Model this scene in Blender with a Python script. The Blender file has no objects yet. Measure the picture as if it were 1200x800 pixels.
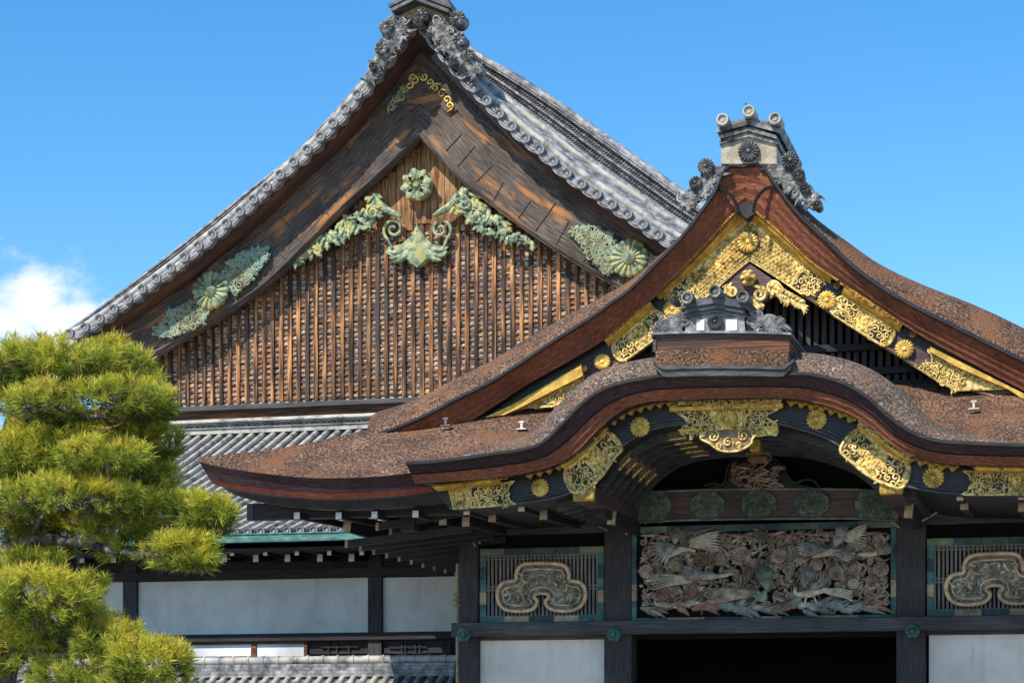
import bpy, math, random
from mathutils import Vector, Matrix, noise
rnd = random.Random(11)
PI = math.pi
# ---------------------------------------------------------------- camera, sky, sun, exposure
FPX, HORV, EYE = 2600.0, 870.0, 1.6
TH = math.atan2(690, 2600)
CAMX, CAMY = 6.567, -40.0
sc = bpy.context.scene
col = sc.collection
cam_d = bpy.data.cameras.new('camera')
cam = bpy.data.objects.new('camera', cam_d); col.objects.link(cam); sc.camera = cam
cam.location = (CAMX, CAMY, EYE); cam.rotation_euler = (PI/2, 0, TH)
cam_d.sensor_width = 36; cam_d.lens = FPX/1200*36
cam_d.shift_y = (HORV-400)/1200; cam_d.clip_end = 6000; cam_d.clip_start = 0.5
SUN_EL, SUN_AZ = math.radians(46), math.radians(24)      # azimuth west of the facade's normal
S = Vector((-math.sin(SUN_AZ)*math.cos(SUN_EL), -math.cos(SUN_AZ)*math.cos(SUN_EL), math.sin(SUN_EL)))
w = bpy.data.worlds.new('World'); sc.world = w; w.use_nodes = True
nt = w.node_tree; nt.nodes.clear()
def nn(t, ty, **k):
    n = t.nodes.new(ty)
    for a, b in k.items(): setattr(n, a, b)
    return n
sky = nn(nt, 'ShaderNodeTexSky', sky_type='NISHITA', sun_disc=False)
sky.sun_elevation = SUN_EL; sky.sun_rotation = math.atan2(S.x, S.y)
sky.air_density = 1.0; sky.dust_density = 0.0; sky.ozone_density = 3.0; sky.altitude = 50
bg = nn(nt, 'ShaderNodeBackground'); bg.inputs[1].default_value = 0.15
out = nn(nt, 'ShaderNodeOutputWorld')
# thin fair-weather cloud low in the west, placed by direction in the sky
tc = nn(nt, 'ShaderNodeTexCoord')
nz = nn(nt, 'ShaderNodeTexNoise'); nz.inputs['Scale'].default_value = 38; nz.inputs['Detail'].default_value = 10; nz.inputs['Roughness'].default_value = .6
mp = nn(nt, 'ShaderNodeMapping'); mp.inputs['Scale'].default_value = (1, 1, 1.6)
nt.links.new(tc.outputs['Generated'], mp.inputs[0]); nt.links.new(mp.outputs[0], nz.inputs['Vector'])
def skydir(u, v):
    a = (u-600)/FPX
    return Vector((-math.sin(TH)+math.cos(TH)*a, math.cos(TH)+math.sin(TH)*a, (HORV-v)/FPX)).normalized()
mask = None
for (cu, cv, rr) in ((38, 352, .026), (100, 366, .017), (-40, 365, .032), (10, 388, .026), (70, 384, .024), (125, 362, .010)):
    d = nn(nt, 'ShaderNodeVectorMath', operation='DISTANCE'); d.inputs[1].default_value = skydir(cu, cv)
    nt.links.new(tc.outputs['Generated'], d.inputs[0])
    m = nn(nt, 'ShaderNodeMapRange'); m.inputs[1].default_value = rr*1.25; m.inputs[2].default_value = rr*.1
    m.inputs[3].default_value = 0; m.inputs[4].default_value = 1
    nt.links.new(d.outputs['Value'], m.inputs[0])
    if mask is None: mask = m.outputs[0]
    else:
        a = nn(nt, 'ShaderNodeMath', operation='MAXIMUM'); nt.links.new(mask, a.inputs[0]); nt.links.new(m.outputs[0], a.inputs[1]); mask = a.outputs[0]
ad = nn(nt, 'ShaderNodeMath', operation='MULTIPLY_ADD'); nt.links.new(mask, ad.inputs[0]); ad.inputs[1].default_value = .62; nt.links.new(nz.outputs[0], ad.inputs[2])
m2 = nn(nt, 'ShaderNodeMapRange'); m2.inputs[1].default_value = .68; m2.inputs[2].default_value = 1.14; m2.interpolation_type = 'SMOOTHSTEP'; nt.links.new(ad.outputs[0], m2.inputs[0])
hs = nn(nt, 'ShaderNodeHueSaturation'); hs.inputs['Saturation'].default_value = 1.34; hs.inputs['Value'].default_value = .84
hs.inputs['Hue'].default_value = .498
mx = nn(nt, 'ShaderNodeMixRGB'); mx.inputs[2].default_value = (4.6, 4.8, 5.2, 1)
nt.links.new(sky.outputs[0], hs.inputs['Color'])
nt.links.new(m2.outputs[0], mx.inputs[0]); nt.links.new(hs.outputs[0], mx.inputs[1])
nt.links.new(mx.outputs[0], bg.inputs[0]); nt.links.new(bg.outputs[0], out.inputs[0])
sl = bpy.data.lights.new('sun', 'SUN'); sl.energy = 3.75; sl.angle = math.radians(.53); sl.color = (1, .92, .80)
so = bpy.data.objects.new('sun', sl); col.objects.link(so); so.rotation_euler = S.to_track_quat('Z', 'Y').to_euler(); so.location = (-30, -60, 60)
sc.view_settings.view_transform = 'Standard'; sc.view_settings.look = 'None'
sc.view_settings.exposure = 0.62; sc.view_settings.gamma = 1; sc.view_settings.use_curve_mapping = False
sc.cycles.max_bounces = 6; sc.cycles.use_denoising = True

# ---------------------------------------------------------------- helpers
def W(u, v, Y):
    "world point seen in direction (u, v) of the survey photograph on the vertical plane at depth Y"
    a = (u-600)/FPX
    dx = -math.sin(TH)+math.cos(TH)*a; dy = math.cos(TH)+math.sin(TH)*a
    t = (Y-CAMY)/dy
    return Vector((CAMX+dx*t, Y, EYE+(HORV-v)/FPX*t))
def PX(Y): return (Y-CAMY)/2560.0
def cr(pts, n):
    "Catmull-Rom through points, resampled to n+1 points evenly by length"
    P = [Vector(p) for p in pts]; P = [2*P[0]-P[1]]+P+[2*P[-1]-P[-2]]
    q = []
    for i in range(1, len(P)-2):
        for k in range(12):
            t = k/12; a, b, c, d = P[i-1:i+3]
            q.append(.5*((2*b)+(c-a)*t+(2*a-5*b+4*c-d)*t*t+(3*b-a-3*c+d)*t**3))
    q.append(P[-2])
    return even(q, n)
def even(q, n):
    L = [0]
    for i in range(1, len(q)): L.append(L[-1]+(q[i]-q[i-1]).length)
    o = []; j = 0
    for k in range(n+1):
        s = L[-1]*k/n
        while j < len(L)-2 and L[j+1] < s: j += 1
        f = (s-L[j])/max(1e-9, L[j+1]-L[j]); o.append(q[j].lerp(q[j+1], min(1, max(0, f))))
    return o
def at(c, f):
    f = min(max(f, 0), 1)*(len(c)-1); i = min(int(f), len(c)-2); return c[i].lerp(c[i+1], f-i)
def path(pxs, Y, n): return [Vector((p.x, Y, p.z)) for p in cr([W(u, v, Y) for u, v in pxs], n)]
def inside(x, z, poly):
    c = False; j = len(poly)-1
    for i in range(len(poly)):
        xi, zi = poly[i]; xj, zj = poly[j]
        if (zi > z) != (zj > z) and x < (xj-xi)*(z-zi)/(zj-zi)+xi: c = not c
        j = i
    return c
def ppoly(pxs, Y): return [(p.x, p.z) for p in (W(u, v, Y) for u, v in pxs)]
class MB:
    def __init__(s): s.v = []; s.f = []; s.uv = []
    def add(s, vs, fs, uvs=None):
        b = len(s.v); s.v += [Vector(v) for v in vs]; s.f += [tuple(i+b for i in f) for f in fs]
        s.uv += uvs if uvs else [(v[0]+v[1], v[2]) for v in vs]
    def box(s, x0, x1, y0, y1, z0, z1):
        s.add([(x, y, z) for z in (z0, z1) for y in (y0, y1) for x in (x0, x1)],
              [(0, 2, 3, 1), (4, 5, 7, 6), (0, 1, 5, 4), (2, 6, 7, 3), (0, 4, 6, 2), (1, 3, 7, 5)])
    def pbox(s, u0, u1, v0, v1, Y, dep):
        "box whose front face fills u0..u1, v0..v1 on plane Y and goes back by dep"
        a = W(u0, v0, Y); b = W(u1, v1, Y); um = (u0+u1)/2; s.box(a.x, b.x, Y, Y+dep, W(um, v1, Y).z, W(um, v0, Y).z)
    def bar(s, p, q, w_, h, up=(0, 0, 1), taper=1):
        p = Vector(p); q = Vector(q); d = (q-p).normalized(); u = Vector(up); sd = d.cross(u).normalized(); u = sd.cross(d).normalized()
        vs = []
        for c, k in ((p, 1), (q, taper)):
            for a, b in ((-1, -1), (1, -1), (1, 1), (-1, 1)): vs.append(c+sd*a*w_/2*k+u*b*h/2*k)
        L = (q-p).length; uv = [(0, 0), (0, .3), (0, .6), (0, .9), (L, 0), (L, .3), (L, .6), (L, .9)]
        s.add(vs, [(3, 2, 1, 0), (4, 5, 6, 7), (0, 1, 5, 4), (1, 2, 6, 5), (2, 3, 7, 6), (3, 0, 4, 7)], uv)
    def prism(s, poly, y0, y1):
        n = len(poly); ar = sum(poly[i][0]*poly[(i+1) % n][1]-poly[(i+1) % n][0]*poly[i][1] for i in range(n))
        if ar < 0: poly = poly[::-1]
        s.add([(x, y0, z) for x, z in poly]+[(x, y1, z) for x, z in poly],
              [tuple(range(n)), tuple(range(2*n-1, n-1, -1))]+[(i+n, (i+1) % n+n, (i+1) % n, i) for i in range(n)])
    def grid(s, rows, flip=False, us=None, vsv=None):
        n = len(rows); m = len(rows[0]); vs = [p for r in rows for p in r]
        mid = rows[n//2]; L = [0]
        for j in range(1, m): L.append(L[-1]+(mid[j]-mid[j-1]).length)
        T = [0]; c = m//2
        for i in range(1, n): T.append(T[-1]+(rows[i][c]-rows[i-1][c]).length)
        uv = [(L[j], T[i]) for i in range(n) for j in range(m)]
        fs = []
        for i in range(n-1):
            for j in range(m-1):
                f = (i*m+j, i*m+j+1, (i+1)*m+j+1, (i+1)*m+j); fs.append(f[::-1] if flip else f)
        s.add(vs, fs, uv)
    def tube(s, pts, r, n=6, flat=1.0, cap=True):
        m = len(pts); rows = []; L = 0; uv = []; pv = None
        for i, p in enumerate(pts):
            t = (pts[min(i+1, m-1)]-pts[max(i-1, 0)]).normalized()
            ref = Vector((0, 1, 0)) if abs(t.y) < .9 else Vector((1, 0, 0))
            a = t.cross(ref).normalized(); b = a.cross(t)
            rr = r[i] if isinstance(r, (list, tuple)) else r
            if i: L += (p-pts[i-1]).length
            for k in range(n):
                an = 2*PI*k/n; rows.append(p+a*math.cos(an)*rr+b*math.sin(an)*rr*flat); uv.append((L, an*rr))
        fs = [(i*n+k, i*n+(k+1) % n, (i+1)*n+(k+1) % n, (i+1)*n+k) for i in range(m-1) for k in range(n)]
        if cap: fs += [tuple(range(n-1, -1, -1)), tuple((m-1)*n+k for k in range(n))]
        s.add(rows, fs, uv)
    def lathe(s, x, z, Y, prof, n=20):
        "prof: (radius, y offset) pairs round an axis along Y, from front centre outwards"
        vs = []; m = len(prof)
        for r, y in prof:
            for k in range(n): a = 2*PI*k/n; vs.append((x+math.cos(a)*r, Y+y, z+math.sin(a)*r))
        fs = [(i*n+k, (i+1)*n+k, (i+1)*n+(k+1) % n, i*n+(k+1) % n)[::-1] for i in range(m-1) for k in range(n)]
        fs.append(tuple(range(n)))
        s.add(vs, fs)
    def chrys(s, x, z, Y, Rr, n=16, dep=None, boss=.2, tilt=0, sx=1, per=6):
        dep = dep or Rr*.25; A = n*per; rad = [0, boss*.6, boss, boss*1.02, boss*1.25, .5, .75, .9, 1.0, 1.02]
        vs = []; ct, st = math.cos(tilt), math.sin(tilt)
        for i, q in enumerate(rad):
            for k in range(A):
                a = 2*PI*k/A; c = abs(math.cos(a*n/2))
                if i <= 2: h = dep*(1.0-.25*(q/boss)**2); rr = q
                elif i == 3: h = .35*dep; rr = q
                elif i == 9: h = -.02; rr = 1.0*(.9+.1*c**.5)
                else:
                    pr = {4: .55, 5: .8, 6: .9, 7: .75, 8: .35}[i]; h = dep*pr*(.25+.75*c**.6); rr = q*(1 if q < .7 else (.9+.1*c**.5))
                lx = math.cos(a)*rr*Rr*sx; lz = math.sin(a)*rr*Rr
                vs.append((x+lx*ct-lz*st, Y-h, z+lx*st+lz*ct))
        fs = [(i*A+k, i*A+(k+1) % A, (i+1)*A+(k+1) % A, (i+1)*A+k)[::-1] for i in range(1, len(rad)-1) for k in range(A)]
        fs.append(tuple(range(A, 2*A)))
        s.add(vs, fs)
    def blob(s, c, rx, ry, rz, ang=0, nu=8, nv=5):
        vs = []; ca, sa = math.cos(ang), math.sin(ang)
        for i in range(nv+1):
            p = PI*i/nv
            for k in range(nu):
                a = 2*PI*k/nu; x = math.sin(p)*math.cos(a)*rx; y = math.cos(p)*-ry; z = math.sin(p)*math.sin(a)*rz
                vs.append((c[0]+x*ca-z*sa, c[1]+y, c[2]+x*sa+z*ca))
        s.add(vs, [(i*nu+k, i*nu+(k+1) % nu, (i+1)*nu+(k+1) % nu, (i+1)*nu+k)[::-1] for i in range(nv) for k in range(nu)])
    def leaf(s, x, z, Y, L, wd, ang, bend=0, dep=.03, nl=7, lobes=0):
        "relief leaf or feather: keeled, curved, tapering, standing proud of plane Y"
        rows = []; a = ang; px, pz = x, z
        for i in range(nl+1):
            t = i/nl; ww = wd*.5*math.sin(PI*min(1, t*.85+.12))**.7*(1+(.25*math.sin(t*PI*lobes*2) if lobes else 0))
            if i == nl: ww = wd*.04
            nx, nz_ = -math.sin(a), math.cos(a); h = dep*(.35+.65*math.sin(PI*t))
            r = []
            for q, hh in ((-1, 0), (-.55, .75), (0, 1 if not lobes else .7), (.55, .75), (1, 0)):
                r.append(Vector((px+nx*ww*q, Y-h*hh+(.01 if hh == 0 else 0), pz+nz_*ww*q)))
            rows.append(r); a += bend/nl; px += math.cos(a)*L/nl; pz += math.sin(a)*L/nl
        s.grid(rows, flip=True)
    def curl(s, x, z, Y, r, ang, d=1, turns=1.35, th=None, n=16, tail=.9, flat=.8):
        th = th or r*.2; pts = []; rad = []
        sx, sz = x+math.cos(ang)*r, z+math.sin(ang)*r; tx, tz = math.sin(ang)*d, -math.cos(ang)*d
        if tail: pts.append(Vector((sx+tx*r*tail+math.cos(ang)*r*.25, Y, sz+tz*r*tail+math.sin(ang)*r*.25))); rad.append(th*.45)
        for k in range(n+1):
            t = k/n; a = ang+d*2*PI*turns*t; q = r*(1-t*.82)
            pts.append(Vector((x+math.cos(a)*q, Y-th*.4*t, z+math.sin(a)*q))); rad.append(th*(1-.15*t))
        rad[-1] = th*1.25
        s.tube(pts, rad, 5, flat)
    def fill(s, poly, Y, r, th=None, leafy=.5, seed=1, gap=1.75):
        g = random.Random(seed); xs = [p[0] for p in poly]; zs = [p[1] for p in poly]; st = r*gap
        z = min(zs)+r*.5; row = 0
        while z < max(zs):
            x = min(xs)+(row % 2)*st*.5
            while x < max(xs):
                jx, jz = x+g.uniform(-.2, .2)*r, z+g.uniform(-.2, .2)*r
                if inside(jx, jz, poly):
                    an = g.uniform(0, 2*PI); rr = r*g.uniform(.75, 1.05)
                    s.curl(jx, jz, Y, rr, an, g.choice((-1, 1)), g.uniform(.9, 1.5), th or r*.22)
                    if g.random() < leafy: s.leaf(jx+math.cos(an)*rr, jz+math.sin(an)*rr, Y, r*1.1, r*.5, an+g.uniform(-.8, .8), g.uniform(-1, 1), (th or r*.22)*1.4, 4)
                x += st
            z += st*.87; row += 1
    def mirror(s):
        m = MB(); m.v = [Vector((-p.x, p.y, p.z)) for p in s.v]; m.f = [f[::-1] for f in s.f]; m.uv = list(s.uv); return m
    def join(s, o): s.add(o.v, o.f, o.uv); return s
    def build(s, name, mt, parent=None, label=None, smooth=False, bevel=0, kind=None):
        me = bpy.data.meshes.new(name); me.from_pydata([tuple(p) for p in s.v], [], s.f); me.update()
        ul = me.uv_layers.new(name='UVMap'); vi = [0]*len(me.loops); me.loops.foreach_get('vertex_index', vi)
        fl = [0.0]*(2*len(vi))
        for i, k in enumerate(vi): fl[2*i], fl[2*i+1] = s.uv[k]
        ul.data.foreach_set('uv', fl)
        me.materials.append(mt)
        if smooth: me.polygons.foreach_set('use_smooth', [True]*len(me.polygons))
        o = bpy.data.objects.new(name, me); col.objects.link(o)
        if smooth == 'auto':
            try: me.set_sharp_from_angle(angle=math.radians(38))
            except Exception: pass
        if bevel:
            b = o.modifiers.new('bevel', 'BEVEL'); b.width = bevel; b.segments = 2; b.limit_method = 'ANGLE'; b.angle_limit = .6
        if parent: o.parent = parent
        if label: o['label'] = label
        if kind: o['kind'] = kind
        return o
def build_many(name, pairs, parent, smooth='auto'):
    "one part whose pattern carries several paints: (material name, MB) pairs"
    big = MB(); idx = []
    for i, (mt, m) in enumerate(pairs): idx += [i]*len(m.f); big.join(m)
    o = big.build(name, M[pairs[0][0]], parent, smooth=smooth)
    for mt, m in pairs[1:]: o.data.materials.append(M[mt])
    o.data.polygons.foreach_set('material_index', idx)
    return o
def thing(name, label, cat, group=None):
    o = bpy.data.objects.new(name, None); col.objects.link(o); o['label'] = label; o['category'] = cat
    if group: o['group'] = group
    return o
def dup(o, off, parent=None):
    c = o.copy(); col.objects.link(c); c.location = Vector(o.location)+Vector(off); c.parent = parent or o.parent
    return c

# ---------------------------------------------------------------- materials
def mat(name, cols, scale=6, stretch=(1, 1, 1), rough=.7, metal=0, bump=.3, bscale=30, bstretch=None, coord='Object', detail=6,
        dirt=.35, dscale=.8, spec=.4, dist=.01, contrast=(.3, .7), sat2=None, rr=None, pores=0):
    m = bpy.data.materials.new(name); m.use_nodes = True; t = m.node_tree; b = t.nodes['Principled BSDF']
    b.inputs['Roughness'].default_value = rough; b.inputs['Metallic'].default_value = metal; b.inputs['Specular IOR Level'].default_value = spec
    c = nn(t, 'ShaderNodeTexCoord'); mp = nn(t, 'ShaderNodeMapping'); mp.inputs['Scale'].default_value = stretch
    t.links.new(c.outputs[coord], mp.inputs[0])
    n1 = nn(t, 'ShaderNodeTexNoise'); n1.inputs['Scale'].default_value = scale; n1.inputs['Detail'].default_value = detail; n1.inputs['Roughness'].default_value = .62
    t.links.new(mp.outputs[0], n1.inputs['Vector'])
    ra = nn(t, 'ShaderNodeValToRGB'); k = len(cols)
    while len(ra.color_ramp.elements) < k: ra.color_ramp.elements.new(.5)
    for i, cc in enumerate(cols):
        e = ra.color_ramp.elements[i]; e.position = contrast[0]+(contrast[1]-contrast[0])*i/max(1, k-1); e.color = (*cc, 1)
    t.links.new(n1.outputs[0], ra.inputs[0])
    n2 = nn(t, 'ShaderNodeTexNoise'); n2.inputs['Scale'].default_value = dscale; n2.inputs['Detail'].default_value = 5
    t.links.new(c.outputs['Object'], n2.inputs['Vector'])
    mr = nn(t, 'ShaderNodeMapRange'); mr.inputs[1].default_value = .35; mr.inputs[2].default_value = .65; mr.inputs[3].default_value = 1-dirt; mr.inputs[4].default_value = 1+dirt*.5
    t.links.new(n2.outputs[0], mr.inputs[0])
    mu = nn(t, 'ShaderNodeMixRGB', blend_type='MULTIPLY'); mu.inputs[0].default_value = 1
    t.links.new(ra.outputs[0], mu.inputs[1]); t.links.new(mr.outputs[0], mu.inputs[2])
    last = mu.outputs[0]
    if sat2:   # second weathered colour laid over in big uneven patches
        mx = nn(t, 'ShaderNodeMixRGB'); mx.inputs[2].default_value = (*sat2[0], 1)
        n3 = nn(t, 'ShaderNodeTexNoise'); n3.inputs['Scale'].default_value = sat2[1]; n3.inputs['Detail'].default_value = 7; n3.inputs['Roughness'].default_value = .65
        m3 = nn(t, 'ShaderNodeMapping'); m3.inputs['Scale'].default_value = stretch if len(sat2) < 5 else sat2[4]; t.links.new(c.outputs[coord], m3.inputs[0]); t.links.new(m3.outputs[0], n3.inputs['Vector'])
        r3 = nn(t, 'ShaderNodeMapRange'); r3.inputs[1].default_value = sat2[2]; r3.inputs[2].default_value = sat2[3]
        t.links.new(n3.outputs[0], r3.inputs[0]); t.links.new(r3.outputs[0], mx.inputs[0]); t.links.new(last, mx.inputs[1]); last = mx.outputs[0]
    t.links.new(last, b.inputs['Base Color'])
    if rr:
        q = nn(t, 'ShaderNodeMapRange'); q.inputs[3].default_value = rr[0]; q.inputs[4].default_value = rr[1]
        t.links.new(n2.outputs[0], q.inputs[0]); t.links.new(q.outputs[0], b.inputs['Roughness'])
    if bump:
        nb = nn(t, 'ShaderNodeTexNoise'); nb.inputs['Scale'].default_value = bscale; nb.inputs['Detail'].default_value = 5
        mb = nn(t, 'ShaderNodeMapping'); mb.inputs['Scale'].default_value = bstretch or stretch; t.links.new(c.outputs[coord], mb.inputs[0]); t.links.new(mb.outputs[0], nb.inputs['Vector'])
        bu = nn(t, 'ShaderNodeBump'); bu.inputs['Strength'].default_value = bump; bu.inputs['Distance'].default_value = dist
        t.links.new(nb.outputs[0], bu.inputs['Height']); t.links.new(bu.outputs[0], b.inputs['Normal'])
    return m
M = {}
M['bark_top'] = mat('bark_top', [(.025, .013, .008), (.095, .05, .03), (.20, .112, .065), (.38, .26, .18)], 17, (1.3, .55, 1.6), .95, bump=1, bscale=17, dist=.05, contrast=(.36, .66), dirt=.32, detail=10, dscale=1.3, sat2=((.22, .095, .04), .9, .5, .66))
M['bark_grey'] = mat('bark_grey', [(.032, .021, .016), (.11, .073, .052), (.20, .145, .108), (.42, .34, .27)], 18, (1.2, .6, 1.4), .95, bump=1, bscale=18, dist=.05, contrast=(.36, .66), dirt=.32, detail=10, dscale=1.5, sat2=((.17, .095, .055), .9, .52, .68))
M['bark_cut'] = mat('bark_cut', [(.06, .02, .012), (.17, .052, .026), (.30, .10, .048), (.46, .20, .11)], 14, (.5, 3.5, 1), .85, bump=.9, bscale=14, bstretch=(.5, 5, 1), dist=.025, coord='UV', contrast=(.3, .72), dirt=.35, dscale=1.2)
M['bark_dark'] = mat('bark_dark', [(.014, .007, .008), (.05, .022, .024), (.09, .045, .045)], 10, (.5, 2.5, 1), .8, bump=.8, bscale=9, bstretch=(.6, 6, 1), dist=.03, coord='UV', dirt=.3)
M['bark_red'] = mat('bark_red', [(.11, .025, .014), (.26, .055, .03), (.42, .11, .06)], 12, (.5, 2.5, 1), .85, bump=.8, bscale=9, bstretch=(.6, 6, 1), dist=.03, coord='UV', dirt=.3)
M['lacquer'] = mat('lacquer', [(.006, .006, .008), (.014, .013, .016), (.03, .028, .032)], 3, rough=.42, bump=.15, bscale=12, dirt=.3, rr=(.3, .6), dist=.01)
M['trim'] = mat('trim', [(.02, .02, .022), (.06, .058, .058), (.13, .12, .115)], 4, (1, 1, 6), rough=.5, bump=.2, dirt=.3)
M['black_wood'] = mat('black_wood', [(.009, .007, .008), (.02, .017, .018), (.045, .038, .038)], 4, (.5, 1, 9), .7, bump=.4, bscale=6, dist=.01, dirt=.3)
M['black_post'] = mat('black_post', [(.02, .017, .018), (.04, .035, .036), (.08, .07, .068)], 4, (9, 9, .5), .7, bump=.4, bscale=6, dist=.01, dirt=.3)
M['beam_grey'] = mat('beam_grey', [(.03, .026, .027), (.062, .055, .056), (.13, .115, .11)], 4, (.5, 1, 12), .65, bump=.5, bscale=6, dist=.01, dirt=.35)
M['purple_wood'] = mat('purple_wood', [(.045, .024, .024), (.09, .05, .05), (.15, .09, .085)], 4, (.6, 1, 7), .6, bump=.3, bscale=6, dirt=.3)
M['gold'] = mat('gold', [(.14, .08, .018), (.54, .34, .085), (.78, .57, .19), (.90, .73, .33)], 15, rough=.52, metal=.25, bump=.7, bscale=34, dist=.018, dirt=.4, dscale=3, rr=(.3, .6), contrast=(.34, .62))
M['gold_dark'] = mat('gold_dark', [(.22, .12, .02), (.45, .27, .05), (.7, .45, .12)], 14, rough=.5, metal=.4, bump=.5, bscale=20, dist=.02, dirt=.3)
M['gold_plain'] = mat('gold_plain', [(.36, .20, .03), (.62, .37, .06), (.80, .56, .15)], 7, rough=.48, metal=.3, bump=.3, bscale=20, dirt=.35, dscale=2.5)
M['bronze'] = mat('bronze', [(.12, .075, .04), (.26, .17, .09), (.42, .30, .17)], 10, rough=.65, metal=.0, bump=.4, bscale=20, dirt=.3)
M['green'] = mat('green', [(.06, .10, .07), (.20, .27, .17), (.40, .46, .28), (.58, .60, .38)], 5, rough=.65, metal=.1, bump=.4, bscale=20, dirt=.35, dscale=2.5, sat2=((.42, .36, .12), 2.5, .5, .62))
M['green_pale'] = mat('green_pale', [(.10, .115, .07), (.30, .31, .18), (.54, .52, .34)], 6, rough=.7, bump=.5, bscale=22, dirt=.35, dscale=2, sat2=((.22, .33, .27), 2, .5, .6))
M['green_dark'] = mat('green_dark', [(.03, .05, .045), (.07, .10, .08), (.12, .15, .11)], 8, rough=.7, bump=.3, dirt=.3)
M['beam_green'] = mat('beam_green', [(.08, .10, .065), (.15, .18, .12), (.23, .26, .17)], 6, rough=.6, bump=.4, bscale=22, dirt=.3)
M['teal'] = mat('teal', [(.02, .075, .075), (.05, .15, .14), (.12, .24, .2)], 6, rough=.6, bump=.3, dirt=.4)
M['teal_copper'] = mat('teal_copper', [(.025, .09, .078), (.06, .18, .155), (.15, .31, .26)], 5, (1, 1, 3), rough=.6, bump=.3, dirt=.45)
M['navy'] = mat('navy', [(.015, .03, .04), (.035, .06, .075), (.07, .1, .1)], 6, rough=.6, bump=.3, dirt=.4)
M['cream'] = mat('cream', [(.2, .14, .08), (.4, .3, .19), (.52, .42, .29)], 7, rough=.7, bump=.3, dirt=.35)
M['tip'] = mat('tip', [(.5, .45, .37), (.66, .62, .53), (.76, .72, .64)], 10, rough=.7, bump=.2, dirt=.25, dscale=3)
M['plaster'] = mat('plaster', [(.60, .54, .47), (.74, .67, .595), (.80, .735, .66)], 1.1, rough=.9, bump=.25, bscale=10, dirt=.14, dscale=.7, contrast=(.25, .65), sat2=((.5, .44, .37), 1.5, .55, .85, (2.2, 2, .35)))
M['tile'] = mat('tile', [(.05, .052, .056), (.13, .133, .138), (.26, .26, .265), (.42, .42, .42)], 6, rough=.5, bump=.4, bscale=18, dirt=.35, dscale=1.6, rr=(.35, .7))
M['tile_pale'] = mat('tile_pale', [(.07, .07, .074), (.19, .19, .195), (.33, .33, .33), (.52, .52, .51)], 5, rough=.5, bump=.5, bscale=14, dirt=.4, dscale=1.8, rr=(.35, .7), contrast=(.32, .68))
M['tile_dark'] = mat('tile_dark', [(.03, .032, .036), (.08, .083, .09), (.16, .165, .175)], 5, rough=.5, bump=.4, bscale=18, dirt=.3, dscale=1.6)
M['tile_lichen'] = mat('tile_lichen', [(.15, .148, .14), (.33, .325, .305), (.50, .49, .45), (.70, .67, .57)], 3.2, (1, 1, 1), rough=.6, bump=.4, bscale=16, dirt=.35, dscale=1.6, sat2=((.36, .33, .25), 1.6, .5, .64))
M['tile_carved'] = mat('tile_carved', [(.03, .03, .032), (.10, .10, .10), (.22, .215, .205), (.42, .40, .36)], 6, rough=.6, bump=.5, bscale=18, dirt=.4, dscale=3)
M['tile_pan'] = mat('tile_pan', [(.07, .07, .068), (.17, .165, .155), (.32, .3, .28)], 5, (1, 1, 1), rough=.7, bump=.5, bscale=16, dirt=.35, dscale=1.2)
M['ivory'] = mat('ivory', [(.2, .16, .11), (.42, .36, .26), (.62, .56, .44)], 4, rough=.6, bump=.2, dirt=.35, dscale=3)
M['wood_board'] = mat('wood_board', [(.024, .018, .016), (.078, .058, .049), (.17, .13, .108), (.36, .30, .25)], 5, (.35, 7, 1), .8, bump=.8, bscale=5, bstretch=(.5, 16, 1), dist=.03, coord='UV', dirt=.4, dscale=.6,
    sat2=((.46, .20, .065), .5, .525, .63, (.8, 3.4, 1)), contrast=(.3, .7))
M['wood_edge'] = mat('wood_edge', [(.03, .014, .01), (.11, .045, .024), (.26, .11, .05)], 5, (.35, 9, 1), .8, bump=.6, bscale=5, bstretch=(.5, 16, 1), dist=.02, coord='UV', dirt=.45, dscale=.5, sat2=((.045, .032, .027), .7, .48, .62))
M['wood_plank'] = mat('wood_plank', [(.07, .03, .015), (.25, .12, .05), (.42, .23, .10), (.5, .34, .2)], 3, (5, 5, .5), .8, bump=.8, bscale=5, bstretch=(9, 9, .6), dist=.03, dirt=.35, dscale=1)
M['batten'] = mat('batten', [(.018, .013, .011), (.055, .03, .018), (.26, .105, .036), (.55, .26, .095)], 2.2, (3.2, 3.2, .22), .75, bump=.6, bscale=5, bstretch=(9, 9, .6), dist=.02, dirt=.5, dscale=.3, contrast=(.36, .62), sat2=((.06, .048, .042), .9, .52, .64, (2.4, 2.4, .5)))
M['rail'] = mat('rail', [(.035, .018, .01), (.16, .065, .028), (.40, .175, .065), (.6, .38, .2)], 2.5, (1.4, 1, 4), .8, bump=.4, bscale=8, dirt=.3, dscale=.4, contrast=(.36, .64), sat2=((.075, .062, .055), .5, .54, .68, (1, 1, 1)))
M['wood_red'] = mat('wood_red', [(.05, .02, .012), (.2, .07, .03), (.42, .16, .06)], 3, (.5, 1, 9), .8, bump=.6, bscale=6, dist=.02, dirt=.35, dscale=1, sat2=((.05, .033, .026), .8, .5, .58))
M['mesh_back'] = mat('mesh_back', [(.07, .065, .06), (.38, .38, .375), (.78, .78, .78)], 3, (2.6, 2, 4.4), .8, bump=.2, dirt=.4, dscale=.35, contrast=(.42, .58))
M['carved'] = mat('carved', [(.10, .075, .055), (.25, .185, .135), (.40, .31, .23), (.52, .43, .33)], 7, rough=.75, bump=.6, bscale=30, dirt=.4, dscale=3)
M['carved_red'] = mat('carved_red', [(.12, .065, .05), (.27, .155, .115), (.40, .28, .2)], 8, rough=.75, bump=.5, bscale=30, dirt=.4, dscale=3)
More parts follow.
